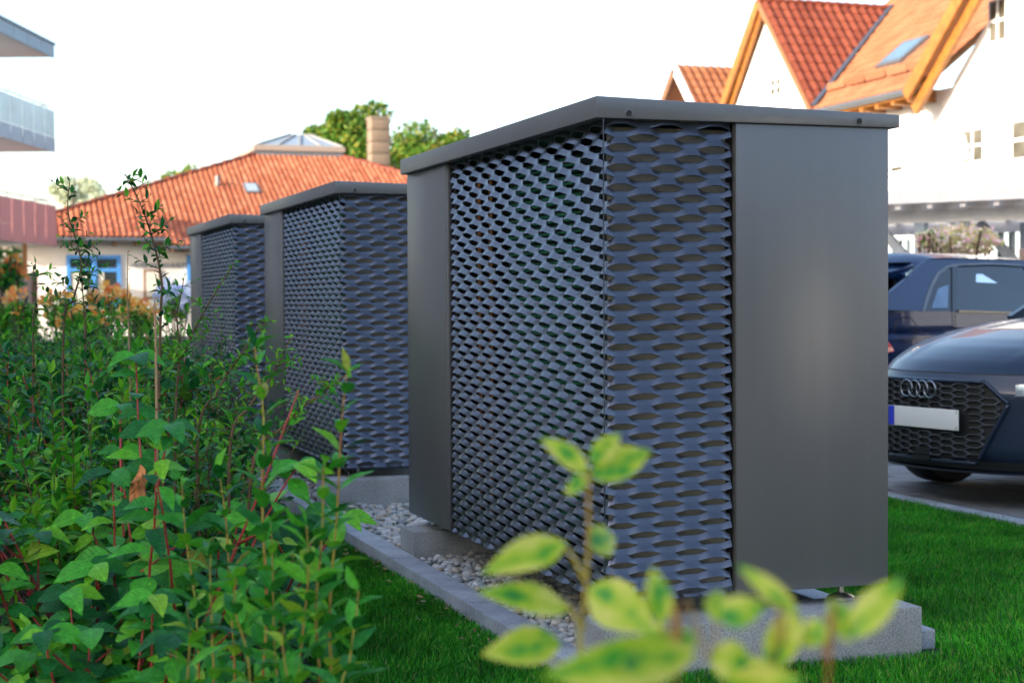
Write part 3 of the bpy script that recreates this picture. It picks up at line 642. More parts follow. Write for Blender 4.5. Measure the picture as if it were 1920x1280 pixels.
dd = (Vector((q1.x, q1.y, 0))-Vector((q0.x, q0.y, 0))).normalized(); dn = Vector((-dd.y, dd.x, 0)); dn = dn if dn.y > 0 else -dn
def lpt(px, py, off=0):
    q = Vector(ray(px, py)); p0 = Vector((q0.x, q0.y, 0)); t_ = (p0-dn*off).dot(dn)/Vector((q.x, q.y, 0)).dot(dn); return pD(px, py, t_)
a0 = Vector((q0.x, q0.y, 0)); a1 = Vector((q1.x, q1.y, 0)); hz_ = lpt(1800, 395).z
part(MB().hexa([a0, a1, a1+dn*4, a0+dn*4]+[v+Vector((0, 0, hz_)) for v in (a0, a1, a1+dn*4, a0+dn*4)]), 'wall', m_plaster, lb)
for (x0_, x1_, y0_, y1_, m_) in ((1672, 1698, 447, 520, m_pglass), (1868, 1910, 432, 500, m_pglass), (1758, 1800, 455, 520, m_white)):
    A, B = lpt(x0_, y0_, .05), lpt(x1_, y1_, .05); A2 = Vector((A.x, A.y, B.z)); B2 = Vector((B.x, B.y, A.z))
    wn = part(MB().hexa([A2, B, B+dn*.06, A2+dn*.06, A, B2, B2+dn*.06, A+dn*.06]), 'window', m_, lb)
    e = (B-A2).normalized()
    fr_ = MB(); o_ = dn*.01
    for (s, t_) in ((A2, B), (A, B2)): fr_.beam(s-o_-dn*.03, t_-o_-dn*.03, .06, .07)
    for f_ in (0, .5, 1): fr_.beam(A2.lerp(B, f_)-dn*.045, A.lerp(B2, f_)-dn*.045, .05, .07, up=e)
    o2 = fr_.build('window_frame', mat('green_grey_frame', (.35, .42, .42), .5), wn)
part(MB().hexa([a0-dn*.5+Vector((0,0,hz_-.02)), a1-dn*.5+Vector((0,0,hz_-.02)), a1+dn*4.3+Vector((0,0,hz_-.02)), a0+dn*4.3+Vector((0,0,hz_-.02)), a0-dn*.5+Vector((0,0,hz_+.2)), a1-dn*.5+Vector((0,0,hz_+.2)), a1+dn*4.3+Vector((0,0,hz_+.2)), a0+dn*4.3+Vector((0,0,hz_+.2))]), 'flat_roof', mat('pale_fascia', (.55, .55, .50), .7), lb)
b_ = pD(1912, 462, 18); 
bx = empty('brown_screen', (b_.x, b_.y, 0), 'plain brown screen panel at the right end of the pergola', 'screen')
part(MB().beam((b_.x, b_.y, b_.z-.5), (b_.x+1.2, b_.y-.4, b_.z-.5), .06, .95), 'panel', mat('taupe_panel', (.30, .20, .16), .7), bx)
part(MB().beam((b_.x, b_.y+.04, 0), (b_.x, b_.y+.04, b_.z-.5), .08, .08), 'post', m_brown, bx)
part(MB().beam((b_.x+1.1, b_.y-.33, 0), (b_.x+1.1, b_.y-.33, b_.z-.5), .08, .08), 'post', m_brown, bx)
# unseen metal reflector added so its sun glint makes the panel's soft sheen
nh = empty('sun_glint_reflector', (8.5, -6.0, 0), 'unseen brushed metal reflector box added behind the viewer for the panel sheen', 'light reflector')
m_alu = mat('brushed_aluminium', (.80, .78, .74), .41, 1.0, var=.03)
NM = Matrix.Rotation(R(-(291-270)), 4, 'Z')
def nbx(lo, hi, n, m, **k): return MB().box(lo, hi).build(n, m, nh, **k)
nh.rotation_euler = (0, 0, R(-21))
nbx((0, -.62, .25), (.5, .62, 1.75), 'body', m_alu, bevel=.01); nbx((-.02, -.65, 1.752), (.53, .65, 1.80), 'lid', m_alu, bevel=.01); nbx((.02, -.6, -.02), (.48, .6, .249), 'plinth', m_conc)
for s_ in (-1, 1): nbx((-.012, min(s_*.01, s_*.59), .30), (-.002, max(s_*.01, s_*.59), 1.70), 'door', m_alu, bevel=.003)
for (hy, lab_) in ((-9, 'white gabled house with orange roof added unseen behind the viewer for warm reflections'), (3.5, 'second white gabled house with orange roof added unseen on the right for warm reflections')):
    nb_ = empty('unseen_reflection_house', (27, hy, 0), lab_, 'house', 'unseen houses added on the right for warm reflections')  # unseen houses added to give the metal warm reflections
    part(MB().box((27, hy-4.5, -.05), (35, hy+4.5, 5.2)), 'wall', m_plaster, nb_)
    part(MB().add([(26.3, hy-5, 5.1), (35.7, hy-5, 5.1), (35.7, hy+5, 5.1), (26.3, hy+5, 5.1), (31, hy-5, 8.8), (31, hy+5, 8.8)], [(0,1,4),(1,2,5,4),(2,3,5),(3,0,4,5),(0,3,2,1)]), 'roof', m_tilel, nb_)
    for wy in (-2.6, 0, 2.6):
        for wz in (1.0, 3.4): part(MB().box((26.96, hy+wy-.5, wz), (26.995, hy+wy+.5, wz+1.2)), 'window', m_pglass, nb_)

# ================================================================ NOISE ENCLOSURE CABINETS
W_, D_, H_ = .942, 2.173, 1.40
def expanded_sheet():
    """one expanded-metal sheet folded round the corner: staggered slits, every strand twisted outwards"""
    PER, HP, SW_, BL = .150, .0289, .0188, .038
    u0, u1 = -1.565, .408       # left face run, front face run (0 = corner)
    tr = PER/2-BL
    us = set([0.0, u0, u1])
    k = int(math.floor(u0/(PER/2)))-2
    while k*(PER/2) < u1+PER:
        c = .055+k*PER/2
        for t_ in (-BL/2, 0, BL/2, BL/2+tr*.25, BL/2+tr*.5, BL/2+tr*.75):
            x = c+t_
            if u0 < x < u1 and abs(x) > .003: us.add(round(x, 5))
        k += 1
    us = np.array(sorted(us))
    ph = np.mod((us-.055)/(PER/2), 2.0)      # 0 -> hole centre column of even rows
    d = np.minimum(ph, 2-ph)                  # 0..1 distance from even centre
    e = (BL/2)/(PER/2)
    s0 = np.clip((d-e)/(1-2*e), 0, 1)         # 0 near even centres .. 1 near odd centres
    lin = 1-2*s0; sm = 1-2*(s0*s0*(3-2*s0))
    nk = int(1.40/HP)+1
    z0 = 1.319-45*HP   # row phase
    V = []; F = []; A, DM, DE = (HP-SW_)/2, .0066, .0122
    n = len(us)
    def P(u, dep, z):
        o = .020-dep
        q = abs(u)+o*max(0, 1-abs(u)/.05)
        if u < -1e-6: return (o, q, z)
        if u > 1e-6: return (q, o, z)
        return (o, o, z)
    for k in range(-1, nk+1):
        sg = 1 if k % 2 else -1     # up-bond phase
        mid = z0+(k+.5)*HP
        b = len(V)
        for i, u in enumerate(us):
            l_, m_ = lin[i]*sg, sm[i]*sg
            zt = mid+A*m_+SW_/2; zb = mid+A*l_-SW_/2
            dt = DM*(m_+1)/2; db = DM+DE*(l_+1)/2*1.0
            zm = (zt+zb)/2; dm = (dt+db)/2+.0008
            zt = min(max(zt, 0), 1.41); zb = min(max(zb, 0), 1.41); zm = min(max(zm, 0), 1.41)
            V += [P(u, dt, zt), P(u, dm, zm), P(u, db, zb)]
        for i in range(n-1):
            if abs(V[b+3*i][2]-V[b+3*i+2][2]) < 1e-4: continue
            for r_ in (0, 1): F.append((b+3*i+r_, b+3*i+r_+1, b+3*i+r_+4, b+3*i+r_+3))
    me = bpy.data.meshes.new('expanded_metal_screen'); me.from_pydata(V, [], F); me.update()
    bm = bmesh.new(); bm.from_mesh(me); bmesh.ops.remove_doubles(bm, verts=bm.verts, dist=2e-4)
    bmesh.ops.delete(bm, geom=[v for v in bm.verts if not v.link_faces], context='VERTS')
    bmesh.ops.recalc_face_normals(bm, faces=bm.faces)
    g = bmesh.ops.solidify(bm, geom=bm.faces[:], thickness=.0025)
    bm.to_mesh(me); bm.free(); return me
cab = empty('noise_enclosure', (CX, CY, CZ), 'nearest and tallest looking dark grey metal enclosure with expanded metal screens', 'enclosure', 'three dark metal enclosures in a row on the gravel')
def cp(mb, n, m, **k): return mb.build(n, m, cab, **k)
link('expanded_metal_screen', expanded_sheet(), m_mesh, cab, smooth=True, sharp=28)
cp(MB().hexa([(-.026, -.006, 1.4), (W_+.032, -.006, 1.4), (W_+.032, D_+.012, 1.4), (-.026, D_+.012, 1.4), (-.026, -.006, 1.4624), (W_+.032, -.006, 1.4395), (W_+.032, D_+.012, 1.4395), (-.026, D_+.012, 1.4624)]), 'roof_lid', m_cab, bevel=.0035)
cp(MB().box((.424, .006, 0), (W_, .034, 1.399)), 'front_panel', m_cab, bevel=.003)
cp(MB().box((.000, 1.612, 0), (.028, D_, 1.399)), 'left_end_panel', m_cab, bevel=.003)
cp(MB().box((.004, 1.598, 0.0), (.016, 1.6095, 1.399)), 'panel_fold', m_cab, bevel=.002)
cp(MB().box((W_-.028, .036, 0), (W_-.001, D_-.03, 1.399)), 'right_side_panel', m_cab)
cp(MB().box((.03, D_-.028, 0), (W_-.001, D_-.001, 1.399)), 'rear_panel', m_cab)
cp(MB().box((-.0035, -.0035, .0), (-.0005, -.0005, 1.399)), 'corner_seam', m_mesh)
for x in (.075, W_-.11):
    cp(MB().lathe([(.012, 0), (.012, .001), (.0095, .0018)], 14, Matrix.Translation((x, -.0065, 1.416)) @ Matrix.Rotation(R(90), 4, 'X')), 'drain_hole_rim', m_cab)
    cp(MB().lathe([(.0085, 0), (.0085, .0025)], 12, Matrix.Translation((x, -.0085, 1.416)) @ Matrix.Rotation(R(90), 4, 'X')), 'drain_hole', m_black)
m_back = mat('warm_grey_liner', (.30, .275, .235), .6)
m_fin = mat('green_coil_fins', (.08, .48, .28), .5, .2)
m_pipe = mat('copper_pipe', (.45, .2, .08), .4, .6)
cp(MB().box((.045, .082, .02), (.425, .092, 1.385)), 'acoustic_liner', m_back)
cp(MB().box((.426, .036, .02), (.45, 1.3, 1.38)), 'inner_frame', m_dark)
un = cp(MB().box((.17, .30, .10), (.42, 1.34, 1.36)), 'heat_pump_unit', mat('dark_unit_casing', (.015, .03, .026), .5))
sl_ = MB()
for k in range(62):
    z = .12+k*.02; sl_.box((.150, .62, z), (.172, 1.30, z+.008))
o = cp(sl_, 'coil_fin_stack', m_fin); o['kind'] = 'stuff'
for y_ in (1.36, 1.50): cp(MB().tube([(.10, y_, .05), (.10, y_, 1.35)], .008, 6), 'refrigerant_pipe', m_pipe)
cp(MB().box((.03, 1.575, .01), (.40, 1.60, 1.39)), 'inner_bulkhead', m_dark)
cp(MB().box((.03, .13, .012), (W_-.03, D_-.03, .03)), 'floor_tray', m_dark)
for (x, y_) in ((.10, .08), (.82, .08), (.10, 2.04), (.82, 2.04)):
    cp(MB().lathe([(.042, -.05), (.042, -.043), (.020, -.034), (.012, -.032), (.009, -.030), (.009, 0.012)], 16, Matrix.Translation((x, y_, 0))), 'levelling_foot', m_steel, smooth=True, sharp=35)
c2 = copy_tree(cab); c2.location = (CX+.0738, CY+3.7516, CZ+.0272); c2['label'] = 'middle dark metal enclosure, partly hidden behind the nearest one'
c3 = copy_tree(cab); c3.location = (CX-.0103, CY+6.6314, CZ+.0086); c3['label'] = 'farthest dark metal enclosure, with shrub shoots in front of its screen'

# plinth blocks
def block(x0, y0, x1, y1, zt, lab):
    mb = MB(); b = bpy.data.objects
    o = MB().box((0, 0, -.06), (x1-x0, y1-y0, zt)).build('concrete_block', m_conc, None, bevel=.007)
    o.location = (CX+x0, CY+y0, 0); tag(o, lab, 'concrete block', 'concrete blocks carrying the enclosures'); return o
ZB = CZ-.05
block(-.052, -.125, .98, .105, ZB, 'pale concrete block under the front edge of the nearest enclosure')
block(-.045, 1.945, .98, 2.15, ZB, 'dark concrete block under the left rear panel of the nearest enclosure')
block(-.035, 3.66, .98, 3.87, ZB+.027, 'concrete block under the front edge of the middle enclosure')
block(-.02, 5.70, .98, 5.90, ZB+.02, 'concrete block under the rear of the middle enclosure')
block(-.09, 6.53, .96, 6.74, ZB+.008, 'concrete block under the front edge of the farthest enclosure')
block(-.05, 8.55, .96, 8.75, ZB, 'concrete block under the rear of the farthest enclosure')

# ================================================================ PEBBLES
def ico(sub=2):
    bm = bmesh.new(); bmesh.ops.create_icosphere(bm, subdivisions=sub, radius=1)
    bm.verts.ensure_lookup_table(); v = np.array([p.co[:] for p in bm.verts]); f = np.array([[q.index for q in p.verts] for p in bm.faces]); bm.free(); return v, f
blocks = [(-.06, -.13, .99, .11), (-.05, 1.94, .99, 2.16), (-.04, 3.65, .99, 3.88), (-.03, 5.69, .99, 5.91), (-.1, 6.52, .97, 6.75)]
iv, if_ = ico(2); Vs, Fs = [], []; off = 0
def pebbles(n, xr, yr, rmin, rmax, z0, z1, jit=.24):
    global off
    x = rng.uniform(*xr, n); y_ = rng.uniform(*yr, n); z = rng.uniform(z0, z1, n)
    for i in range(n):
        if any(b[0]-.004 < x[i] < b[2] and b[1]-.004 < y_[i] < b[3] for b in blocks): continue
        r_ = rmin+(rmax-rmin)*rng.random()**1.8
        dv = 1+jit*np.sin(iv@rng.normal(size=(3, 3))*1.6+rng.uniform(0, 6, 3)).mean(1)
        p = iv*dv[:, None]*np.array([1, rng.uniform(.65, .95), rng.uniform(.5, .75)])*r_
        a = rng.uniform(0, 6.28); tq = rng.normal(0, .35, 2)
        Rz = np.array([[math.cos(a), -math.sin(a), 0], [math.sin(a), math.cos(a), 0], [0, 0, 1]])
        Rx = np.array([[1, 0, 0], [0, math.cos(tq[0]), -math.sin(tq[0])], [0, math.sin(tq[0]), math.cos(tq[0])]])
        p = p@(Rz@Rx).T+[CX+x[i], CY+y_[i], z[i]]
        Vs.append(p); Fs.append(if_+off); off += len(iv)
pebbles(2600, (-.045, .42), (.10, 2.6), .009, .021, .024, .040)
pebbles(1500, (-.04, .40), (.10, 2.6), .010, .024, .040, .056)
pebbles(900, (-.04, .55), (2.2, 3.9), .011, .022, .03, .062)
pebbles(600, (-.04, .95), (-.0, .6), .012, .022, .03, .05)
pebbles(1300, (-.04, .5), (2.6, 8), .013, .026, .03, .058)
o = link('gravel', npmesh('gravel', np.concatenate(Vs), np.concatenate(Fs)), m_peb, None, True); o['kind'] = 'stuff'
tag(o, 'rounded grey and buff river pebbles filling the strip under the enclosures', 'gravel')

# ================================================================ GRASS
def blades(name, n, xr, yr, hmin, hmax, wd, avoid=(), clump=.5, label=None, fill=None):
    x = rng.uniform(*xr, n); y_ = rng.uniform(*yr, n)
    keep = np.ones(n, bool)
    for (a, b, c, d) in avoid: keep &= ~((x > a) & (x < c) & (y_ > b) & (y_ < d))
    if fill is not None: keep &= fill(x, y_)
    x, y_ = x[keep], y_[keep]; n = len(x)
    cl = .5+.5*np.sin(x*7.3+2*np.sin(y_*3.1))*np.sin(y_*6.1+1.7*np.sin(x*4.3)); h = (hmin+(hmax-hmin)*(rng.random(n)*.6+cl*.4))
    a = rng.uniform(0, 2*np.pi, n); lean = rng.normal(0, .42, (n, 2))+np.stack([.18*np.sin(x*2.3+y_), .18*np.cos(y_*2.7)], 1)
    wx, wy = np.cos(a)*wd*.5, np.sin(a)*wd*.5; wsc = rng.uniform(.7, 1.3, n); wx *= wsc; wy *= wsc
    lx, ly = lean[:, 0]*h, lean[:, 1]*h
    V = np.zeros((n, 5, 3))
    V[:, 0] = np.stack([x-wx, y_-wy, np.zeros(n)-.004], 1); V[:, 1] = np.stack([x+wx, y_+wy, np.zeros(n)-.004], 1)
    V[:, 2] = np.stack([x+lx*.35+wx*.8, y_+ly*.35+wy*.8, h*.58], 1); V[:, 3] = np.stack([x+lx*.35-wx*.8, y_+ly*.35-wy*.8, h*.58], 1)
    V[:, 4] = np.stack([x+lx, y_+ly, h*(1-.25*np.minimum(1, (lean**2).sum(1)))], 1)
    b = np.arange(n)*5
    me = bpy.data.meshes.new(name); q = np.stack([b, b+1, b+2, b+3], 1); t3 = np.stack([b+3, b+2, b+4], 1)
    me.vertices.add(n*5); me.vertices.foreach_set('co', V.astype(np.float32).ravel())
    lp = np.concatenate([q, t3], 1); me.loops.add(n*7); me.loops.foreach_set('vertex_index', lp.astype(np.int32).ravel())
    me.polygons.add(2*n); ls = np.stack([np.arange(n)*7, np.arange(n)*7+4], 1).ravel(); me.polygons.foreach_set('loop_start', ls.astype(np.int32)); me.update(calc_edges=True)
    o = link(name, me, m_grass); o['kind'] = 'stuff'; tag(o, label, 'grass'); return o
av = [(CX-.155, CY-.11, CX-.04, 99), (CX-.155, CY-.13, CX+1.1, 99)]
blades('lawn_grass', 52000, (.98, CX-.148), (3.3, 8.0), .018, .042, .0034, label='short green lawn between the shrub bed and the kerb')
o = blades('lawn_grass', 60000, (1.35, KX+.01), (3.0, CY-.125), .02, .046, .0034, label='green lawn in front of the nearest enclosure', avoid=[(CX-.155, CY-.115, CX-.04, 9)])
o = blades('lawn_grass', 95000, (CX+1.09, KX+.012), (CY-.125, 7.6), .02, .046, .0036, label='green lawn between the enclosures and the parking bay')
o = blades('lawn_grass', 40000, (CX+1.09, KX+.012), (7.6, 15), .02, .04, .006, label='far strip of lawn along the parking bay')
# mulch chips
n = 9000; M_ = []
ct = np.array([(-1, -.3, 0), (1, -.35, 0), (.9, .3, .05), (-.95, .35, .02)]); cf = np.array([(0, 1, 2, 3)])
for i in range(n):
    x, y_ = rng.uniform(-.9, 1.0), rng.uniform(2.0, 7.0); L = rng.uniform(.006, .02)
    d = rng.normal(size=3)*[1, 1, .35]; M_.append(basis(d, rng.normal(size=3)*.5+[0, 0, 1], L, (x, y_, rng.uniform(.005, .03))))
o = scatter('bark_mulch', ct, cf, M_, islandmat('mulch_chip', [(0, (.012, .008, .006)), (.5, (.035, .022, .014)), (.85, (.07, .045, .03)), (1, (.12, .09, .06))], .9)); o['kind'] = 'stuff'; tag(o, 'dark shredded bark mulch covering the shrub bed', 'mulch')
# fallen leaves and straws by the kerb
n = 120; M_ = []
for i in range(n):
    x = CX-.155-abs(rng.normal(0, .05)); y_ = rng.uniform(CY-.1, CY+2.4); M_.append(basis(rng.normal(size=3)*[1, 1, .2], rng.normal(size=3)*.4+[0, 0, 1], rng.uniform(.005, .013), (x, y_, rng.uniform(.015, .035))))
for i in range(90):
    x = rng.uniform(CX-.15, CX-.05); y_ = rng.uniform(CY-.1, CY+4); M_.append(basis(rng.normal(size=3)*[1, 1, .05], np.array([0, 0, 1.]), (rng.uniform(.003, .009), rng.uniform(.001, .004), .004), (x, y_, .0675)))
o = scatter('leaf_litter', ct, cf, M_, islandmat('litter', [(0, (.25, .12, .05)), (.5, (.35, .22, .12)), (.8, (.04, .05, .02)), (1, (.5, .4, .25))], .9)); o['kind'] = 'stuff'; tag(o, 'dry brown leaf scraps along the concrete kerb', 'leaf litter')
# ================================================================ CARS
def wheel(parent, x, y_, r=.325, wd=.21):
    Mx = Matrix.Translation((x, y_, r)) @ Matrix.Rotation(R(90), 4, 'X')
    w = MB().lathe([(r*.64, -wd/2), (r*.93, -wd/2), (r, -wd/2+.03), (r, wd/2-.03), (r*.93, wd/2), (r*.64, wd/2)], 28, Mx).build('wheel', m_dark, parent, smooth=True, sharp=40)
    rm = MB().lathe([(r*.64, -wd*.46), (r*.60, -wd*.30), (.05, -wd*.36), (.05, wd*.36), (r*.60, wd*.30), (r*.64, wd*.46)], 20, Mx)
    for k in range(10):
        a = k*math.pi/5
        for s in (-1, 1): rm.beam(Mx @ Vector((.04*math.cos(a), .04*math.sin(a), s*wd*.40)), Mx @ Vector((r*.62*math.cos(a), r*.62*math.sin(a), s*wd*.44)), .03, .03)
    rm.build('rim', m_trim, w)
c1v = Vector((math.sin(R(170)), math.cos(R(170)), 0)); c1f = Vector((c1v.y, -c1v.x, 0))
car1 = empty('parked_car', (4.793, 7.336, 0), 'dark grey hatchback parked nose towards the lawn with four ring badge and honeycomb grille', 'car')
car1.matrix_world = Matrix(((c1f.x, c1v.x, 0, 4.793), (c1f.y, c1v.y, 0, 7.336), (0, 0, 1, 0), (0, 0, 0, 1)))
C1I = car1.matrix_world.inverted()
def interp(x, xs, ys): return float(np.interp(x, xs, ys))
def pc(y_): return -.20*(abs(y_)/.6)**2.2
def hoodz(xs): return interp(-xs, [0, .06, .12, .2, .3, .45, .7, 1.0, 1.35, 1.6], [.66, .705, .752, .79, .828, .867, .915, .952, .982, .995])
def cpt(px, py, off=0):
    """car-1 point on its curved front fascia seen at a photo pixel"""
    q = C1I.to_3x3() @ Vector(ray(px, py)); o = C1I @ Vector((0, 0, CAMZ)); y_ = 0
    for _ in range(12):
        t_ = (pc(y_)+off-o.x)/q.x; y_ = .5*y_+.5*(o.y+q.y*t_)
    t_ = (pc(y_)+off-o.x)/q.x
    return o+q*t_
def c1(mb, n, m, **k): return mb.build(n, m, car1, **k)
def hood(a, b):
    y_ = -.86+1.72*b; x = -.055-a*1.30; xs = x
    X = x+pc(y_)*(1-a*.75)
    z = hoodz(x)-.022*(y_/.8)**2
    yc = .34+.22*a
    z += .012*(1/(1+math.exp(-(abs(y_)-yc)/.012)))*min(1, a*6)*max(0, 1-abs(y_)/.9)
    if abs(y_) > .70: z -= ((abs(y_)-.70)/.16)**2*.17
    return (X, y_, z)
c1(MB().grid(hood, 40, 90), 'bonnet', m_car1, smooth=True)
def fascia(a, b):
    y_ = -.88+1.76*b; z = .692-a*.50
    x = pc(y_)-.05*max(0, (z-.60)/.09)+.012-.05*max(0, (.30-z)/.1)
    return (x, y_, z)
c1(MB().grid(fascia, 20, 60), 'front_bumper', m_car1, smooth=True)
c1(MB().grid(lambda a, b: (pc(-.86+1.72*b)-.052+.012*a, -.86+1.72*b, .70-.012*a), 1, 60), 'bonnet_gap', m_black)
gpoly = [cpt(*p) for p in ((1852, 716), (1897, 757), (1838, 868))]
ys = [p.y for p in gpoly]; zs = [p.z for p in gpoly]
poly2 = [(-ys[0], zs[0]), (ys[0], zs[0]), (ys[1], zs[1]), (ys[2], zs[2]), (-ys[2], zs[2]), (-ys[1], zs[1])]
def inpoly(y_, z, pad=0):
    s = None
    for i in range(6):
        a, b = poly2[i], poly2[(i+1) % 6]
        ex, ez = b[0]-a[0], b[1]-a[1]; L = math.hypot(ex, ez)
        cr = (ex*(z-a[1])-ez*(y_-a[0]))/L
        if cr > -pad: return False
    return True
gb = MB()
def gstrip(z0, z1, nseg, off):
    pass
N_ = 40
rows = []
for i in range(N_+1):
    z = zs[2]+(zs[0]-zs[2])*i/N_
    hw = interp(z, [zs[2], zs[1], zs[0]], [ys[2], ys[1], ys[0]]); rows.append((z, hw))
def gfill(a, b):
    z = zs[2]+(zs[0]-zs[2])*a; hw = interp(z, [zs[2], zs[1], zs[0]], [ys[2], ys[1], ys[0]]); y_ = -hw+2*hw*b; return (pc(y_)+.014, y_, z)
c1(MB().grid(gfill, 12, 24), 'grille_backing', m_black)
fr = MB()
for i in range(6):
    a, b = poly2[i], poly2[(i+1) % 6]; n_ = 14
    pts = [(pc(a[0]+(b[0]-a[0])*k/n_)+.022, a[0]+(b[0]-a[0])*k/n_, a[1]+(b[1]-a[1])*k/n_) for k in range(n_+1)]
    fr.tube(pts, .011, 6)
c1(fr, 'grille_frame', m_car1, smooth=True)
hx = MB(); px_, pz_ = .0385, .034
def hexedge(a, b):
    m_ = ((a[0]+b[0])/2, (a[1]+b[1])/2)
    if inpoly(a[0], a[1], .004) and inpoly(b[0], b[1], .004):
        if -.275 < m_[0] < .275 and .40 < m_[1] < .52: return
        hx.beam((pc(a[0])+.024, a[0], a[1]), (pc(b[0])+.024, b[0], b[1]), .0035, .016, up=(1, 0, 0))
ncol = 14
for i in range(-ncol, ncol+1):
    for j in range(-2, 16):
        cy_ = i*px_*2; cz_ = .24+j*pz_+(pz_/2 if i % 2 else 0)
        q = px_*2; w2 = q*.33; w1 = q*.66
        A, B_, C_, D1, E_, F_ = (cy_-w2, cz_+pz_/2), (cy_+w2, cz_+pz_/2), (cy_+w1, cz_), (cy_+w2, cz_-pz_/2), (cy_-w2, cz_-pz_/2), (cy_-w1, cz_)
        hexedge(A, B_); hexedge(B_, C_); hexedge(C_, D1)
c1(hx, 'honeycomb_grille', m_trim)
for k in range(4):   # four interlocking rings
    yc = -.112+k*.0575; 
    c1(MB().tube([(.045, yc+.043*math.cos(a), .612+.043*math.sin(a)) for a in np.linspace(0, 2*math.pi, 33)], .0052, 6, cap=False), 'badge_ring', m_chrome, smooth=True)
pl_ = c1(MB().box((.026, -.265, .405), (.036, .265, .520)), 'number_plate', m_gloss, bevel=.003)
MB().box((.036, -.260, .410), (.0385, .260, .515)).build('plate_face', m_plate, pl_, bevel=.001)
MB().box((.0385, -.258, .412), (.0395, -.214, .513)).build('plate_band', m_eu, pl_)
for s in ((.245, .502), (.245, .424)): MB().lathe([(.006, 0), (.005, .004)], 8, Matrix.Translation((.0385, s[0], s[1])) @ Matrix.Rotation(R(90), 4, 'Y')).build('plate_screw', m_steel, pl_)
# camera block low in the grille
c1(MB().prism([(.03, -.05, .30), (.03, .03, .30), (.03, .055, .262), (.03, .05, .245), (.03, -.08, .245)], (.01, 0, 0)), 'sensor_cover', m_black)
def strip(n, m, z0, z1, off, yw=.62, dz=0):
    def g(a, b): y_ = -yw+2*yw*b; return (pc(y_)+off-.02*a, y_, z1+(z0-z1)*a+dz*abs(y_))
    c1(MB().grid(g, 2, 40), n, m, smooth=True)
strip('lower_grille_bar', m_car1, .262, .272, .045, yw=.40)
strip('intake_shadow', m_black, .215, .258, .028, yw=.80)
strip('front_lip', m_car1, .196, .209, .06, yw=.86)
c1(MB().grid(lambda a, b: (pc(-.8+1.6*b)-.0-.5*a, -.8+1.6*b, .196-.01*a), 3, 30), 'underbody', m_black)
for s in (-1, 1):
    hl = c1(MB().grid(lambda a, b: (pc(s*(.50+.36*b))+.022-.10*(1-a)*b, s*(.50+.36*b), .668-.075*a*(1-.1*b)-.02*(1-b)*(1-a)), 4, 10), 'headlight', m_lampin, smooth=True)
    MB().grid(lambda a, b: (pc(s*(.50+.36*b))+.030-.10*(1-a)*b, s*(.50+.36*b), .672-.085*a-.02*(1-b)*(1-a)), 4, 10).build('lens', m_lamp, hl, smooth=True)
    MB().beam((pc(.55)+.027, s*.53, .612), (pc(.8)-.0+.027, s*.82, .63), .012, .01).build('light_strip', m_white, hl)
    it = c1(MB().grid(lambda a, b: (pc(s*(.55+.28*b))+.017, s*(.55+.28*b), .46-.20*a+.05*b*(1-a)), 4, 8), 'side_intake', m_gloss, smooth=True)
    for k in range(9): MB().beam((pc(.56)+.022, s*.56, .54-k*.022), (pc(.80)+.022, s*.80, .56-k*.026), .004, .006).build('intake_louvre', m_trim, it)
    MB().beam((pc(.60)+.03, s*.60, .262), (pc(.82)+.03, s*.82, .285), .02, .014).build('intake_blade', m_chrome, it)
def hull(a, b):
    x = -.47-3.85*a; s = abs(2*b-1); sg = 1 if b > .5 else -1
    zt = interp(-x, [.47, 1.35, 2.2, 3.6, 4.32], [.70, .93, .95, .99, .96]); wd = interp(-x, [.47, .8, 3.6, 4.1, 4.32], [.885, .905, .905, .86, .76])
    P = [(.0, zt), (.6, zt-.0), (.80, zt-.02), (.93, zt-.07), (.985, zt-.16), (1.0, .62), (.985, .40), (.95, .20)]
    k = min(s*7, 6.999); i = int(k); f = k-i; return (x, sg*wd*(P[i][0]+(P[i+1][0]-P[i][0])*f), P[i][1]+(P[i+1][1]-P[i][1])*f)
c1(MB().grid(hull, 30, 42), 'body', m_car1, smooth=True)
def ghouse(par, x0, x1, x2, x3, zb0, zr, zb1, wb, wr, paint):
    """windscreen / roof / side glass / rear glass / pillars"""
    B0, B1, T0, T1 = x0, x3, x1, x2
    def P(x, z, s): f = (z-zb0)/(zr-zb0); return Vector((x, s*(wb+(wr-wb)*f), z))
    g = MB(); g.add([P(B0, zb0, -1), P(B0, zb0, 1), P(T0, zr, 1), P(T0, zr, -1)], [(0,1,2,3)]); par_ = g.build('windscreen', m_pglass, par)
    MB().add([P(B1, zb1, 1), P(B1, zb1, -1), P(T1, zr, -1), P(T1, zr, 1)], [(0,1,2,3)]).build('rear_window', m_pglass, par)
    for s in (-1, 1):
        MB().add([P(B0-.1, zb0, s), P(T0-.1, zr-.05, s), P(T1, zr-.05, s), P(B1+.15, zb1, s)], [(0,1,2,3)]).build('side_window', m_pglass, par)
        MB().beam(P(B0, zb0, s), P(T0, zr, s), .06, .06).build('pillar', paint, par); MB().beam(P(B1, zb1, s), P(T1, zr, s), .14, .07).build('pillar', paint, par)
        MB().beam(P((B0+B1)/2-.1, zb0, s), P((B0+B1)/2-.15, zr, s), .09, .03).build('pillar', m_gloss, par)
    MB().grid(lambda a, b: (T0+.03+(T1-T0-.06)*a, (-wr-.02+(2*wr+.04)*b), zr-.02+.04*(1-(2*b-1)**4)+.015*math.sin(a*math.pi)), 12, 16).build('roof', paint, par, smooth=True)
ghouse(car1, -1.42, -2.15, -3.45, -4.15, .95, 1.39, 1.0, .80, .58, m_car1)
for x in (-.86, -3.49):
    for s in (-1, 1): wheel(car1, x, s*.79)
c1(MB().box((-4.2, -.8, .16), (-.5, .8, .30)), 'floor_pan', m_black)

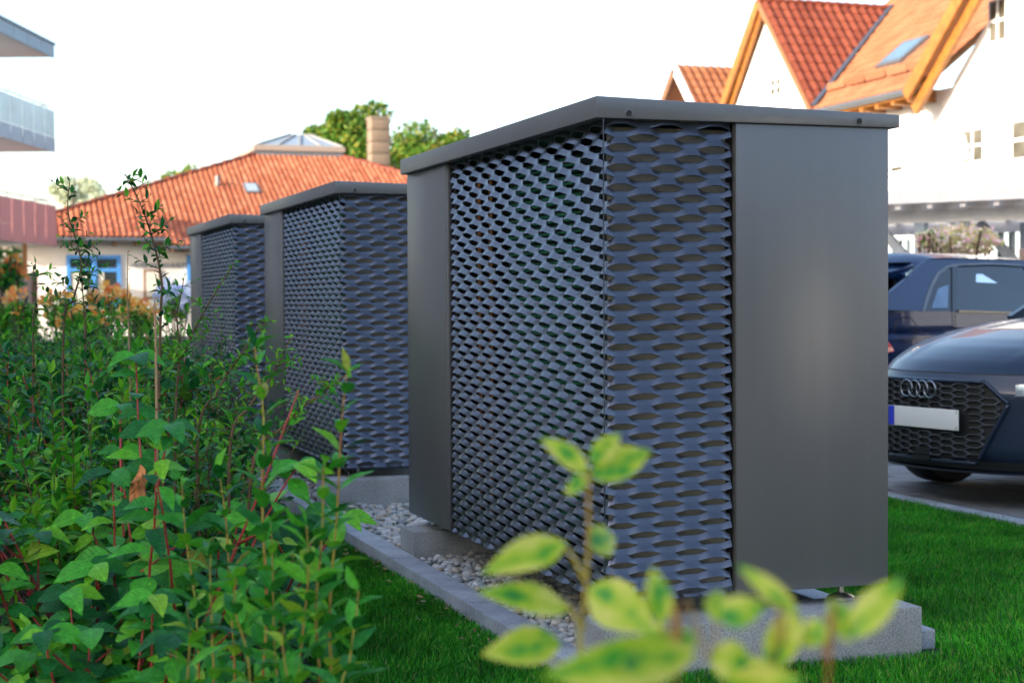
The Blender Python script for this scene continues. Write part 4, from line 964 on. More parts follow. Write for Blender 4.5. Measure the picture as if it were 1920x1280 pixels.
# ---- second car, side on, behind the first
c2f = Vector((math.sin(R(70)), math.cos(R(70)), 0)); c2l = Vector((-c2f.y, c2f.x, 0))
car2 = empty('parked_car', (7.06, 10.488, 0), 'navy blue three door hatchback parked behind the grey car, tail to the left, roof aerial', 'car')
car2.matrix_world = Matrix(((c2f.x, c2l.x, 0, 7.06), (c2f.y, c2l.y, 0, 10.488), (0, 0, 1, 0), (0, 0, 0, 1)))
WD2 = 1.74
def off(z): return .22*max(0, (z-.985)/.36)
def SP(x, z, far=False, e=0): return Vector((x, (WD2-off(z)-e) if far else off(z)+e, z))
def k2(mb, n, m, par=None, **k): return mb.build(n, m, par or car2, **k)
def side(n, m, pts, e0=0, e1=.03, fars=(False, True), par=None):
    for fa in fars:
        a = [SP(x, z, fa, e0) for x, z in pts]; b = [SP(x, z, fa, e1) for x, z in pts]; n_ = len(pts)
        MB().add(a+b, [tuple(range(n_)), tuple(range(n_, 2*n_))[::-1]]+[(i, (i+1) % n_, n_+(i+1) % n_, n_+i) for i in range(n_)]).build(n, m, par or car2)
side('c_pillar', m_car2, [(-.86, 1.005), (-.36, .992), (-.24, 1.09), (-.10, 1.19), (.06, 1.285), (.22, 1.335), (.34, 1.352), (.34, 1.40), (.06, 1.392), (-.08, 1.35), (-.27, 1.262), (-.60, 1.14)])
side('roof_rail', m_car2, [(.34, 1.352), (.8, 1.366), (1.22, 1.356), (1.30, 1.395), (.34, 1.40)])
side('window_trim', m_trim, [(-.36, .990), (-.24, 1.09), (-.10, 1.19), (.06, 1.285), (.22, 1.335), (.34, 1.352), (.8, 1.366), (1.22, 1.356), (1.22, 1.343), (.8, 1.351), (.34, 1.337), (.23, 1.32), (.08, 1.27), (-.08, 1.177), (-.21, 1.08), (-.33, .990)], -.006, .02)
side('b_pillar', m_gloss, [(.0, .985), (.055, .985), (.36, 1.335), (.285, 1.33)], -.003, .03)
side('pillar_cover', m_gloss, [(-.33, .990), (.0, .985), (.285, 1.33), (.23, 1.32), (.08, 1.27), (-.08, 1.177), (-.21, 1.08)], .006, .02)
side('quarter_window', m_pglass if False else mat('dusty_blue_pane', (.10, .17, .28), .15), [(-.22, 1.012), (-.03, 1.012), (.13, 1.19), (-.02, 1.16)], .002, .006)
side('door_window', glassmat('door_glass', (.50, .74, .90), .05), [(.055, .985), (1.62, .945), (1.22, 1.345), (.8, 1.352), (.36, 1.337)], .008, .012)
side('a_pillar', m_car2, [(1.22, 1.356), (1.30, 1.395), (1.80, .955), (1.62, .945)])
def lowside(fa):
    def g(a, b):
        x = -.90+4.0*a; zt = interp(x, [-.9, -.4, 0, .9, 1.6, 2.4, 3.1], [1.005, .992, .985, .953, .945, .88, .72]); z = zt+( .20-zt)*b
        y_ = interp(z, [.2, .45, .70, .815, .835, .862, 1.02], [.06, .0, -.035, -.03, .012, -.012, .0])
        cv = interp(x, [-.9, -.75, -.5, 0, 2.3, 2.8, 3.1], [.20, .07, .02, 0, 0, .07, .25]); y_ += cv
        return (x, WD2-y_ if fa else y_, z)
    return g
for fa in (False, True): k2(MB().grid(lowside(fa), 50, 40), 'side_panel', m_car2, smooth=True, sharp=35)
k2(MB().grid(lambda a, b: (.006+.01*a, -.0135+.02*(.86-.985+.985-.86)*0+ (interp(.985-b*.5, [.45, .70, .815, .835, .862, 1.02], [.0, -.035, -.03, .012, -.012, .0])) , .985-b*.5), 1, 40), 'door_gap', m_black)
k2(MB().tube([(-.545+.135*math.cos(a), -.006-.012*(1 if z_ > .862 else .0)+.03, z_) if False else (-.545+.125*math.cos(a), interp(.862+.088*math.sin(a), [.45, .70, .815, .835, .862, 1.02], [.0, -.035, -.03, .012, -.012, .0])+.018, .862+.088*math.sin(a)) for a in np.linspace(0, 2*math.pi, 40) for z_ in (0,)], .0035, 5, cap=False), 'fuel_flap_gap', m_black)
k2(MB().beam((.06, -.008, .988), (1.6, -.008, .948), .02, .016), 'belt_seal', m_gloss)
# roof, spoiler, hatch, windscreen, bonnet
def roof2(a, b):
    x = -.27+1.58*a; e = interp(x, [-.27, -.08, .06, .34, .8, 1.3], [1.262, 1.35, 1.392, 1.40, 1.405, 1.39]); yy = off(1.38)+(WD2-2*off(1.38))*b
    return (x, yy if 0 < b < 1 else yy, e+.052*(1-(2*b-1)**4)*interp(x, [-.27, .1, 1.3], [.8, 1, .7]))
k2(MB().grid(roof2, 24, 30), 'roof', m_car2, smooth=True)
k2(MB().hexa([(-.46, .36, 1.235), (-.26, .28, 1.24), (-.26, WD2-.28, 1.24), (-.46, WD2-.36, 1.235), (-.44, .34, 1.262), (-.12, .24, 1.345), (-.12, WD2-.24, 1.345), (-.44, WD2-.34, 1.275)]), 'roof_spoiler', m_car2, bevel=.008)
k2(MB().add([(-.84, .17, 1.0), (-.84, WD2-.17, 1.0), (-.40, WD2-.28, 1.235), (-.40, .28, 1.235)], [(0,1,2,3)]), 'rear_window', m_pglass)
k2(MB().grid(lambda a, b: (-.90-.06*math.sin(a*2.6)-.05*math.sin(b*math.pi)+.0, .15+(WD2-.3)*b, 1.01-.8*a), 10, 16), 'tailgate', m_car2, smooth=True)
for y_ in (.10, WD2-.10): k2(MB().hexa([(-.93, y_-.05, .66), (-.66, y_-.085 if y_ < 1 else y_-.03, .70), (-.66, y_+.02, .70), (-.93, y_+.18 if y_ < 1 else y_+.0, .66), (-.90, y_-.02, .80), (-.70, y_-.07 if y_ < 1 else y_-.03, .79), (-.70, y_+.02, .79), (-.90, y_+.16 if y_ < 1 else y_+.0, .80)]), 'tail_light', m_tail, bevel=.01)
k2(MB().add([(1.30, .24, 1.39), (1.30, WD2-.24, 1.39), (1.85, WD2-.10, .955), (1.85, .10, .955)], [(0,1,2,3)]), 'windscreen', m_cgl)
k2(MB().grid(lambda a, b: (1.82+1.3*a, .04+(WD2-.08)*b, interp(1.82+1.3*a, [1.82, 2.4, 2.9, 3.12], [.95, .90, .82, .70])+.03*(1-(2*b-1)**2)), 10, 12), 'bonnet', m_car2, smooth=True)
k2(MB().grid(lambda a, b: (3.1-.05*abs(2*b-1)**3*4, .08+(WD2-.16)*b, .71-.5*a), 4, 12), 'front_bumper', m_car2, smooth=True)
k2(MB().box((-.8, .08, .2), (3.0, WD2-.08, .34)), 'floor_pan', m_black)
for x in (-.12, 2.34):
    for y_ in (.12, WD2-.12): wheel(car2, x, y_, .31, .2)
ai = car2.matrix_world.inverted()
p = pD(1692, 482, 13.0); pl2 = ai @ p
k2(MB().tube([(-.02, .87, 1.425), (-.05, .87, 1.452), (-.13, .87, 1.52), (-.24, .87, 1.66)], [.03, .016, .007, .004], 8), 'roof_aerial', m_dark, smooth=True)
def ell(c, r, n=14): return [(max(1e-3, math.cos(t_))*1.0, math.sin(t_)) for t_ in np.linspace(-1.5, 1.5, n)]
def blob(c, r, nm, m): return k2(MB().lathe([(max(.01, math.cos(t_)), math.sin(t_)) for t_ in np.linspace(-1.55, 1.55, 12)], 18, Matrix.Translation(c) @ Matrix.Diagonal((*r, 1))), nm, m, smooth=True)
for y_ in (.52, 1.25):
    blob((.72, y_, .93), (.13, .25, .38), 'seat_back', m_int); blob((.60, y_, 1.22), (.07, .14, .11), 'headrest', m_int)
blob((-.2, .87, .9), (.16, .66, .25), 'rear_seat', m_int)
k2(MB().tube([(1.32+.06*math.sin(a), .52+.18*math.cos(a), .965+.16*math.sin(a)) for a in np.linspace(0, 2*math.pi, 30)], .014, 8, cap=False), 'steering_wheel', m_trim, smooth=True)
k2(MB().box((1.45, .15, .70), (1.85, WD2-.15, .94)), 'dashboard', m_int, bevel=.03)
k2(MB().grid(lambda a, b: (-.2+1.4*a, .3+(WD2-.6)*b, 1.36), 1, 1), 'headliner', m_headl)

# ================================================================ PLANTS
def leafT(L=1, W=.5, fold=.12, droop=.15, simple=False):
    if simple:
        V = [(0, 0, 0), (.45*L, -W/2, fold*.6), (.45*L, W/2, fold*.6), (.5*L, 0, 0), (L, 0, -droop)]
        return np.array(V), np.array([(0, 1, 3), (0, 3, 2), (3, 1, 4), (2, 3, 4)])
    ts = [.0, .10, .27, .48, .68, .86, 1.0]; ws = [0.03, .50, .93, 1.0, .76, .34, 0.0]; V = []; F = []
    for t_, w_ in zip(ts, ws):
        zc = -droop*t_*t_; zz_ = zc+fold*w_*.5-.02*math.sin(t_*9)
        V += [(t_*L, -w_*W/2, zz_), (t_*L, 0, zc), (t_*L, w_*W/2, zz_)]
    for i in range(6):
        for j in (0, 1): a = i*3+j; F += [(a, a+1, a+4), (a, a+4, a+3)]
    return np.array(V), np.array(F)
def leafmesh(name, m, **k):
    v, f = leafT(**k); me = npmesh(name, v, f); me.materials.append(m); me.shade_smooth()
    at = me.attributes.new('across', 'FLOAT', 'POINT'); at.data.foreach_set('value', np.array([0. if i % 3 == 1 else (1. if 3 <= i < 18 else .6) for i in range(len(v))], dtype=np.float32)); return me
UP = np.array([0, 0, 1.])
def shoot(p0, d0, L, bend=.25, n=10, wob=.05):
    pts = [np.array(p0, float)]; d = np.array(d0, float); d /= np.linalg.norm(d); st = L/n
    for i in range(n):
        d = d+rng.normal(0, wob, 3)+UP*bend/n; d /= np.linalg.norm(d); pts.append(pts[-1]+d*st)
    return pts
def alongleaves(pts, t0, spacing, opposite, L, ang=.9, var=.25, up=.25, tip=True, nb=None):
    out = []; seg = [np.linalg.norm(pts[i+1]-pts[i]) for i in range(len(pts)-1)]; tot = sum(seg); s = t0*tot; k = 0
    while s < tot:
        a = 0; i = 0
        while i < len(seg)-1 and a+seg[i] < s: a += seg[i]; i += 1
        f = (s-a)/seg[i]; p = pts[i]+(pts[i+1]-pts[i])*f; d = (pts[i+1]-pts[i])/seg[i]
        x = np.cross(d, UP if abs(d[2]) < .95 else np.array([1., 0, 0])); x /= np.linalg.norm(x); y_ = np.cross(d, x)
        az = k*(math.pi/2 if opposite else 2.4)+rng.normal(0, .3)
        for q in ((0, math.pi) if opposite else (0,)):
            r_ = x*math.cos(az+q)+y_*math.sin(az+q); ld = r_*math.sin(ang)+d*math.cos(ang)+UP*rng.normal(up*.3, .12)
            sz = L*(1-.45*(s/tot)**3)*(1+rng.normal(0, var*.6)); nrm = (UP*1.0+d*.5 if nb is None else nb)+rng.normal(0, .25, 3)
            out.append(basis(ld, nrm, max(.3*L, sz), p))
        s += spacing*(1+rng.normal(0, .12)); k += 1
    if tip:
        d = pts[-1]-pts[-2]
        for q in range(2 if opposite else 1): out.append(basis(d+rng.normal(0, .03, 3), np.cross(d, rng.normal(size=3)), L*.55, pts[-1]))
    return out
def shrub_proto(kind, seed):
    global rng
    keep = rng; rng = np.random.default_rng(seed); st = MB(); LM = []
    if kind == 'fine':      # small leaves, many twigs
        ns, h, L, sp, m, sm, opp, W, sl_ = 17, .98, .044, .015, m_lfd, m_stemb, False, .50, .30
    elif kind == 'lance':   # bright lanceolate leaves
        ns, h, L, sp, m, sm, opp, W, sl_ = 18, .92, .092, .034, m_lfb, m_stemb, True, .36, .24
    else:                   # medium ovate, dark
        ns, h, L, sp, m, sm, opp, W, sl_ = 16, .88, .066, .026, m_lfm, m_stemr, True, .55, .26
    for i in range(ns):
        a = rng.uniform(0, 6.28); r_ = rng.uniform(0, .16); lean = rng.uniform(.08, .55)
        pts = shoot((math.cos(a)*r_, math.sin(a)*r_, 0), (math.cos(a)*lean, math.sin(a)*lean, 1), h*rng.uniform(.62, 1.12), .25, 9, .07)
        st.tube(pts, list(np.linspace(.0045, .0012, len(pts))), 4, cap=False)
        LM += alongleaves(pts, .18, sp*1.2, opp, L)
        for q in range(6 if kind == 'fine' else 4):
            j = rng.integers(2, 8); b = rng.uniform(0, 6.28)
            tw_ = shoot(pts[j], (math.cos(b), math.sin(b), rng.uniform(.1, .9)), sl_*rng.uniform(.6, 1.2), .3, 5, .08)
            st.tube(tw_, list(np.linspace(.003, .001, len(tw_))), 3, cap=False); LM += alongleaves(tw_, .1, sp, opp, L*.95)
    rng = keep
    return st, np.array(LM), m, sm, W
protos = []
for kind, seed in (('fine', 1), ('fine', 2), ('lance', 3), ('lance', 4), ('ovate', 5), ('ovate', 6)):
    st, LM, m, sm, W = shrub_proto(kind, seed)
    v, f = leafT(1, W, .14, .2, simple=(kind == 'fine'))
    sme = st.mesh('stems'); sme.materials.append(sm)
    V = np.einsum('nij,aj->nai', LM[:, :, :3], v)+LM[:, None, :, 3]; F = (f[None]+(np.arange(len(LM))*len(v))[:, None, None]).reshape(-1, 3)
    fme = npmesh('foliage', V.reshape(-1, 3), F); fme.materials.append(m)
    protos.append((kind, sme, fme))
SH = []
yy = 4.75
while yy < 14.5:
    row = 3 if yy < 9 else 3
    for q in range(row):
        SH.append((-.25+1.15*(q+rng.uniform(.1, .9))/row+max(0, (yy-9))*.02, yy+rng.uniform(-.22, .22)))
    yy += .50 if yy < 8 else .8
SH = [q for q in SH if not (q[0] < .36 and q[1] < 6.1) and not (q[0] > .68 and q[1] < 7) and not (q[0] < .22 and q[1] < 7.2)]
SH += [(.48, 4.55), (-.6, 6.9), (-.7, 7.8), (-.7, 9.2), (.95, 7.2), (1.02, 8.6), (1.05, 10.1), (1.0, 11.6), (1.0, 13.2)]
desc = {'fine': 'dark fine leaved shrub', 'lance': 'bright shrub with pointed leaves', 'ovate': 'oval leaved red twigged shrub'}
SH.sort(key=lambda p: p[1]); seen = {}
for i, (x, y_) in enumerate(SH):
    j = [0, 2, 4, 1, 3, 5, 2, 1, 4, 0, 3][i % 11]; kind, sme, fme = protos[j]
    s = rng.uniform(.88, 1.06); sz = rng.uniform(.94, 1.02)
    edge = 'by left photo edge' if x < .2 else ('by the lawn' if x > .72 else 'mid bed')
    dist = 'in the front rows' if y_ < 5.6 else ('in the near rows' if y_ < 6.9 else ('level with middle enclosure' if y_ < 9 else ('level with farthest enclosure' if y_ < 11.6 else 'at the far end')))
    key_ = desc[kind]+dist+edge; c_n = seen.get(key_, 0); seen[key_] = c_n+1
    pre = ['', 'taller ', 'lowest ', 'narrow ', 'widest '][min(c_n, 4)]
    if c_n == 1: sz *= 1.07
    if c_n == 2: sz *= .86
    if c_n == 3: s *= .8; sz *= 1.2
    if c_n == 4: s *= 1.15; sz *= .85
    r_ = empty('bed_shrub', (x, y_, -.005), '%s%s %s, %s' % (pre, desc[kind], dist, edge), 'shrub', 'low shrubs massed in the planting bed'); r_.rotation_euler = (0, 0, rng.uniform(0, 6.28)); r_.scale = (s, s, s*sz)
    a = bpy.data.objects.new('stems', sme); COL.objects.link(a); a.parent = r_
    b = bpy.data.objects.new('foliage', fme); COL.objects.link(b); b.parent = r_; b['kind'] = 'stuff'

# leafy shoots traced on their own distance (tall twigs above the shrub mass)
lv_s = [leafmesh('leaf', m_lfd, L=1, W=.42, fold=.12, droop=.15), leafmesh('leaf', m_lfd, L=1, W=.36, fold=.2, droop=.3)]
lv_b = [leafmesh('leaf', m_lfb, L=1, W=.36, fold=.12, droop=.15), leafmesh('leaf', m_lfb, L=1, W=.30, fold=.2, droop=.35)]
lv_g = [leafmesh('leaf', m_lfg, L=1, W=.60, fold=.14, droop=.18), leafmesh('leaf', m_lfg, L=1, W=.54, fold=.24, droop=.35), leafmesh('leaf', m_lfg, L=1, W=.64, fold=.06, droop=.28)]
def put_leaves(parent, LM, meshes, name='leaf'):
    ML = parent.location
    for m_ in LM:
        o = bpy.data.objects.new(name, meshes[rng.integers(len(meshes))]); COL.objects.link(o); o.parent = parent
        o.matrix_local = Matrix.Translation(-ML) @ mat4(m_)
def resamp(pts, n):
    pts = np.array(pts, float); k = len(pts); out = []
    for t_ in np.linspace(0, k-1, n):
        i = min(int(t_), k-2); f = t_-i
        p0, p1, p2, p3 = pts[max(i-1, 0)], pts[i], pts[i+1], pts[min(i+2, k-1)]
        out.append(.5*((2*p1)+(-p0+p2)*f+(2*p0-5*p1+4*p2-p3)*f*f+(-p0+3*p1-3*p2+p3)*f**3))
    return out
def traced(name, label, path, depth, r0, leaf, meshes, L, sp, opp, ms, group=None, t0=.05, cat='shrub', twigs=0, twl=.12, ddep=0, ground=True):
    n_ = len(path); P = [np.array(pD(px, py, depth+ddep*i/(n_-1))) for i, (px, py) in enumerate(path)]
    if ground and P[0][2] > .02:
        P = [np.array([P[0][0]+rng.normal(0, .02), P[0][1]+rng.normal(0, .03), 0.])]+P; extra = 1
    pts = resamp(P, 26); base = Vector(pts[0]); 
    root = empty(name, base, label, cat, group)
    st = MB(); st.tube(pts, list(np.linspace(r0, r0*.3, len(pts))), 6)
    LM = alongleaves(pts, t0, sp, opp, L, up=.3)
    for q in range(twigs):
        j = int(rng.uniform(.35, .95)*25); b = rng.uniform(0, 6.28)
        tw_ = shoot(pts[j], (math.cos(b), math.sin(b), .35), twl*rng.uniform(.5, 1.2)*(1.25-j/26), .2, 5, .06); st.tube(tw_, list(np.linspace(r0*.4, r0*.15, len(tw_))), 4)
        LM += alongleaves(tw_, .1, sp*.8, opp, L*.85)
    s = st.build('stem', ms, root, smooth=True); s.location = -base
    put_leaves(root, LM, meshes)
    return root
G1_ = 'tall leafy shoots standing above the shrub mass'
traced('tall_shoot', 'tall dark twiggy shoot in front of the blue window frame', [(118, 640), (138, 560), (152, 490), (128, 400), (131, 340)], 5.2, .0045, 0, lv_s, .036, .020, False, m_stemb, G1_, .30, twigs=26, twl=.16)
traced('tall_shoot', 'arching green shoot rising highest in front of the kindergarten roof', [(300, 640), (304, 540), (288, 455), (262, 380), (234, 326)], 4.4, .0045, 0, lv_s, .038, .018, False, m_stemb, G1_, .35, twigs=22, twl=.12)
traced('tall_shoot', 'bright tipped branch leaning across the farthest enclosure', [(330, 760), (352, 650), (385, 580), (440, 492)], 4.6, .005, 0, lv_b, .034, .014, False, m_stemb, G1_, .45, twigs=14, twl=.13, ground=True)
traced('tall_shoot', 'leafy branch reaching up to the middle enclosure\'s end panel', [(370, 840), (410, 730), (455, 660), (492, 600)], 4.4, .005, 0, lv_b, .034, .014, False, m_stemb, G1_, .45, twigs=12, twl=.12)
traced('tall_shoot', 'bright shoot with its tip against the middle enclosure\'s screen', [(430, 860), (470, 760), (512, 700), (545, 632)], 4.1, .005, 0, lv_b, .036, .015, False, m_stemb, G1_, .45, twigs=10, twl=.12)
traced('tall_shoot', 'low branch with small leaves crossing the middle enclosure towards the right', [(470, 900), (530, 800), (590, 745), (668, 690)], 3.9, .005, 0, lv_b, .034, .015, False, m_stemb, G1_, .45, twigs=12, twl=.11)
traced('tall_shoot', 'small dark shoot with few leaves left of the twiggy one', [(62, 640), (66, 580), (68, 520), (66, 490)], 5.6, .004, 0, lv_s, .045, .03, False, m_stemb, G1_, .4, twigs=8)
traced('tall_shoot', 'broad green shoot standing before the window centre', [(160, 640), (158, 580), (153, 520), (156, 490)], 6.2, .005, 0, lv_s, .06, .03, False, m_stemb, G1_, .4, twigs=9)
traced('tall_shoot', 'loose shoot with rounder leaves beside the farthest enclosure', [(335, 650), (330, 600), (338, 560), (345, 520)], 5.4, .004, 0, lv_b, .04, .03, False, m_stemb, G1_, .4, twigs=8)
m_dead = mat('dry_stalk', (.30, .20, .11), .8, var=.2)
lv_o = [leafmesh('leaf', m_lfo, L=1, W=.35, fold=.2, droop=.4)]
for (px, y0, y1, d_, lb_) in ((240, 640, 470, 6.0, 'dry seed stalk between the window and the lettering'), (290, 640, 560, 3.9, 'bare pale stalk below the arching shoot')):
    traced('dry_stalk', lb_, [(px+2, y0), (px-1, (y0+y1)/2), (px, y1)], d_, .004, 0, lv_o, .02, .03, False, m_dead, 'dry stalks in the bed', .6, cat='stalk')

# orange stemmed young shoots, nearest the viewer on the left
G2_ = 'young orange stemmed shoots at the front of the bed'
lv_y = [leafmesh('leaf', m_lfy, L=1, W=.40, fold=.12, droop=.25), leafmesh('leaf', m_lfy, L=1, W=.38, fold=.2, droop=.4), leafmesh('leaf', m_lfg, L=1, W=.36, fold=.1, droop=.15)]
OS = [([(486, 1330), (500, 1150), (492, 950), (494, 780), (482, 690), (478, 650)], 3.0, .0058, 'tallest orange stemmed shoot, leaning in front of the middle enclosure'),
      ([(622, 1330), (618, 1150), (632, 960), (640, 800), (650, 700)], 2.85, .0055, 'orange stemmed shoot nearest the lawn, tip over the middle screen'),
      ([(372, 1330), (368, 1150), (348, 1000), (340, 895)], 3.1, .005, 'orange stem ending among the large dogwood leaves'),
      ([(440, 1330), (432, 1120), (424, 980), (410, 880)], 3.1, .005, 'yellowish stem between the two thicker orange stems on the left'),
      ([(598, 1330), (592, 1150), (604, 1000), (606, 890), (610, 868)], 2.75, .0045, 'yellow tipped shoot with a spread leaf pair above the kerb'),
      ([(520, 1330), (514, 1200), (511, 1060), (508, 980)], 2.9, .004, 'thin green shoot right of the tallest orange stem'),
      ([(556, 1330), (566, 1200), (578, 1080), (575, 985)], 2.7, .004, 'short yellow green shoot over the dark lawn'),
      ([(395, 1330), (398, 1200), (394, 1090), (396, 1020)], 2.8, .004, 'short shoot at the bottom among yellowish stems'),
      ([(470, 1330), (462, 1220), (440, 1140), (444, 1075)], 2.6, .004, 'short green shoot low in front of the red stems'),
      ([(640, 1340), (655, 1240), (668, 1150), (672, 1105)], 2.6, .004, 'lowest shoot spreading its leaves over the lawn edge'),
      ([(545, 1350), (540, 1280), (530, 1210), (534, 1165)], 2.5, .004, 'small shoot at the bottom edge left of the lawn'),
      ([(350, 1350), (352, 1270), (356, 1190), (350, 1140)], 2.6, .004, 'small shoot at the bottom edge among dogwood leaves')]
for path, d_, r_, lb_ in OS:
    traced('young_shoot', lb_, path, d_, r_*.65, 0, lv_y, .086, .034, True, m_stemo, G2_, .25, cat='plant')
NB = np.array([-.12, -.55, .85])
# dogwoods: red stems, large leaves, each leaf a part
def dogwood(px, depth, h, ns, label, seed, az0=None, L=.098):
    global rng
    keep = rng; rng = np.random.default_rng(seed)
    b = pD(px, 900, depth); b.z = 0; root = empty('dogwood', b, label, 'shrub', 'large leaved red stemmed dogwoods'); st = MB(); LM = []
    for i in range(ns):
        a = (az0 if az0 is not None else 0)+rng.uniform(-3.14, 3.14); lean = rng.uniform(.12, .75)
        pts = shoot((b.x+math.cos(a)*.05, b.y+math.sin(a)*.05, 0), (math.cos(a)*lean, math.sin(a)*lean, 1), h*rng.uniform(.6, 1.0), -.1, 10, .06)
        st.tube(pts, list(np.linspace(.005, .002, len(pts))), 6)
        LM += alongleaves(pts, .22, .060, True, L, ang=1.2, up=-1.1, tip=False, nb=NB)
        d_ = pts[-1]-pts[-2]; d_ /= np.linalg.norm(d_)
        for q in range(4): aq = q*1.57+rng.normal(0, .2); LM.append(basis(np.array([math.cos(aq), math.sin(aq), -.12]), NB+rng.normal(0, .2, 3), L*rng.uniform(.75, 1.0), pts[-1]))
        for q in range(1):
            j = rng.integers(3, 8); bb = rng.uniform(0, 6.28); tw_ = shoot(pts[j], (math.cos(bb), math.sin(bb), .5), .2, .1, 5, .06)
            st.tube(tw_, list(np.linspace(.004, .002, len(tw_))), 5); LM += alongleaves(tw_, .3, .055, True, L*.9, ang=1.2, up=-1.0, nb=NB)
    s = st.build('stems', m_stemr, root, smooth=True); s.location = -b
    put_leaves(root, LM[:290], lv_g); rng = keep
dogwood(285, 3.9, 1.02, 13, 'big leaved dogwood whose top leaf stands before the farthest enclosure', 21)
dogwood(130, 4.0, .66, 11, 'low dogwood with drooping leaves at the bottom left over the mulch', 22)
dogwood(400, 4.1, .64, 10, 'dogwood with red stems in front of the kerb, half hidden by orange shoots', 23)
dogwood(225, 3.5, .55, 9, 'small dogwood at the bottom edge with broad leaves and red stalks', 24)
# withered brown leaf cluster
wl = empty('withered_leaf_cluster', pD(262, 880, 3.75), 'withered orange brown leaf cluster hanging on the red stems', 'dead leaf')
put_leaves(wl, [basis(np.array([rng.normal(0, .3), rng.normal(0, .3), -1]), rng.normal(size=3), .055*rng.uniform(.8, 1.2), np.array(pD(262+rng.uniform(-8, 8), 870+q*14, 3.75))) for q in range(4)], [leafmesh('leaf', mat('withered_leaf', (.42, .15, .04), .7, var=.5, scale=3), L=1, W=.5, fold=.5, droop=.5)])

# variegated sapling close to the camera, lower right
lv_v = [leafmesh('leaf', m_var, L=1, W=.62, fold=.16, droop=.10), leafmesh('leaf', m_var, L=1, W=.55, fold=.06, droop=.22)]
def vsap(label, stems, leaves, depth, r_):
    base = pD(stems[0][0][0], 1330, depth); base.z = 0; root = empty('variegated_sapling', base, label, 'sapling', None)
    st = MB()
    for s_ in stems:
        P = [np.array(pD(x, y_, depth)) for x, y_ in s_]
        if s_[0][1] > 1250: P = [np.array(base)+rng.normal(0, .01, 3)*[1, 1, 0]]+P
        pts = resamp(P, 16); st.tube(pts, list(np.linspace(r_, r_*.55, 16)), 8)
    o = st.build('stem', m_stemo, root, smooth=True); o.location = -base
    for k, (bx_, by_, tx, ty, wpx, face, dd_) in enumerate(leaves):
        a = np.array(pD(bx_, by_, depth)); b = np.array(pD(tx, ty, depth+dd_)); L = np.linalg.norm(b-a); v = np.array(pD((bx_+tx)/2, (by_+ty)/2, 1.0))-np.array([0, 0, CAMZ])
        nrm = -v/np.linalg.norm(v)*face+UP*(1-face)+rng.normal(0, .06, 3); wr = (wpx/FPX*depth)/(L*.60)
        m_ = basis(b-a, nrm, (L, L*wr/max(.35, face), L), a)
        ob = bpy.data.objects.new('leaf', lv_v[k % 2]); COL.objects.link(ob); ob.parent = root; ob.matrix_local = Matrix.Translation(-base) @ mat4(m_)
vsap('blurred variegated sapling with a single upright brown stem in front of the screen corner', [[(1088, 1300), (1092, 1180), (1098, 1100), (1104, 1000), (1103, 930), (1108, 880)], [(1094, 1085), (1075, 1045), (1060, 1025)], [(1094, 1180), (1075, 1150), (1062, 1130)]],
  [(1062, 1018, 905, 1068, 50, .75, -.03), (1068, 1142, 912, 1092, 42, .6, -.03), (1052, 1205, 906, 1222, 62, .85, -.03), (1103, 1020, 1168, 1000, 55, .8, .03), (1108, 895, 1226, 838, 52, .8, .02), (1103, 885, 1018, 812, 34, .7, .0), (1104, 905, 1052, 915, 28, .6, .02), (1110, 870, 1165, 800, 30, .6, .02), (1104, 1100, 1225, 1180, 82, .9, -.03)], 1.38, .0026)
vsap('blurred low variegated sapling filling the bottom edge in front of the concrete block', [[(1268, 1310), (1255, 1250), (1242, 1170)], [(1548, 1310), (1545, 1240), (1550, 1150)], [(1268, 1310), (1330, 1240), (1345, 1160)], [(1440, 1330), (1470, 1220), (1490, 1150)]],
  [(1242, 1170, 1224, 1062, 44, .85, 0), (1305, 1225, 1035, 1262, 95, .9, -.05), (1345, 1160, 1440, 1128, 48, .8, 0), (1495, 1148, 1388, 1056, 36, .8, 0), (1494, 1145, 1436, 1268, 55, .85, 0), (1592, 1195, 1694, 1070, 62, .85, 0), (1550, 1160, 1612, 1178, 60, .8, .03), (1262, 1225, 1300, 1165, 48, .8, .02), (1340, 1165, 1352, 1100, 40, .8, .02), (1255, 1205, 1200, 1170, 44, .8, 0), (1360, 1290, 1500, 1268, 50, .8, -.04), (1548, 1165, 1500, 1210, 46, .8, 0), (1330, 1230, 1420, 1250, 60, .8, 0), (1590, 1190, 1560, 1120, 44, .8, 0), (1250, 1240, 1160, 1250, 60, .85, -.03), (1450, 1290, 1400, 1230, 50, .8, 0)], 1.08, .0014)

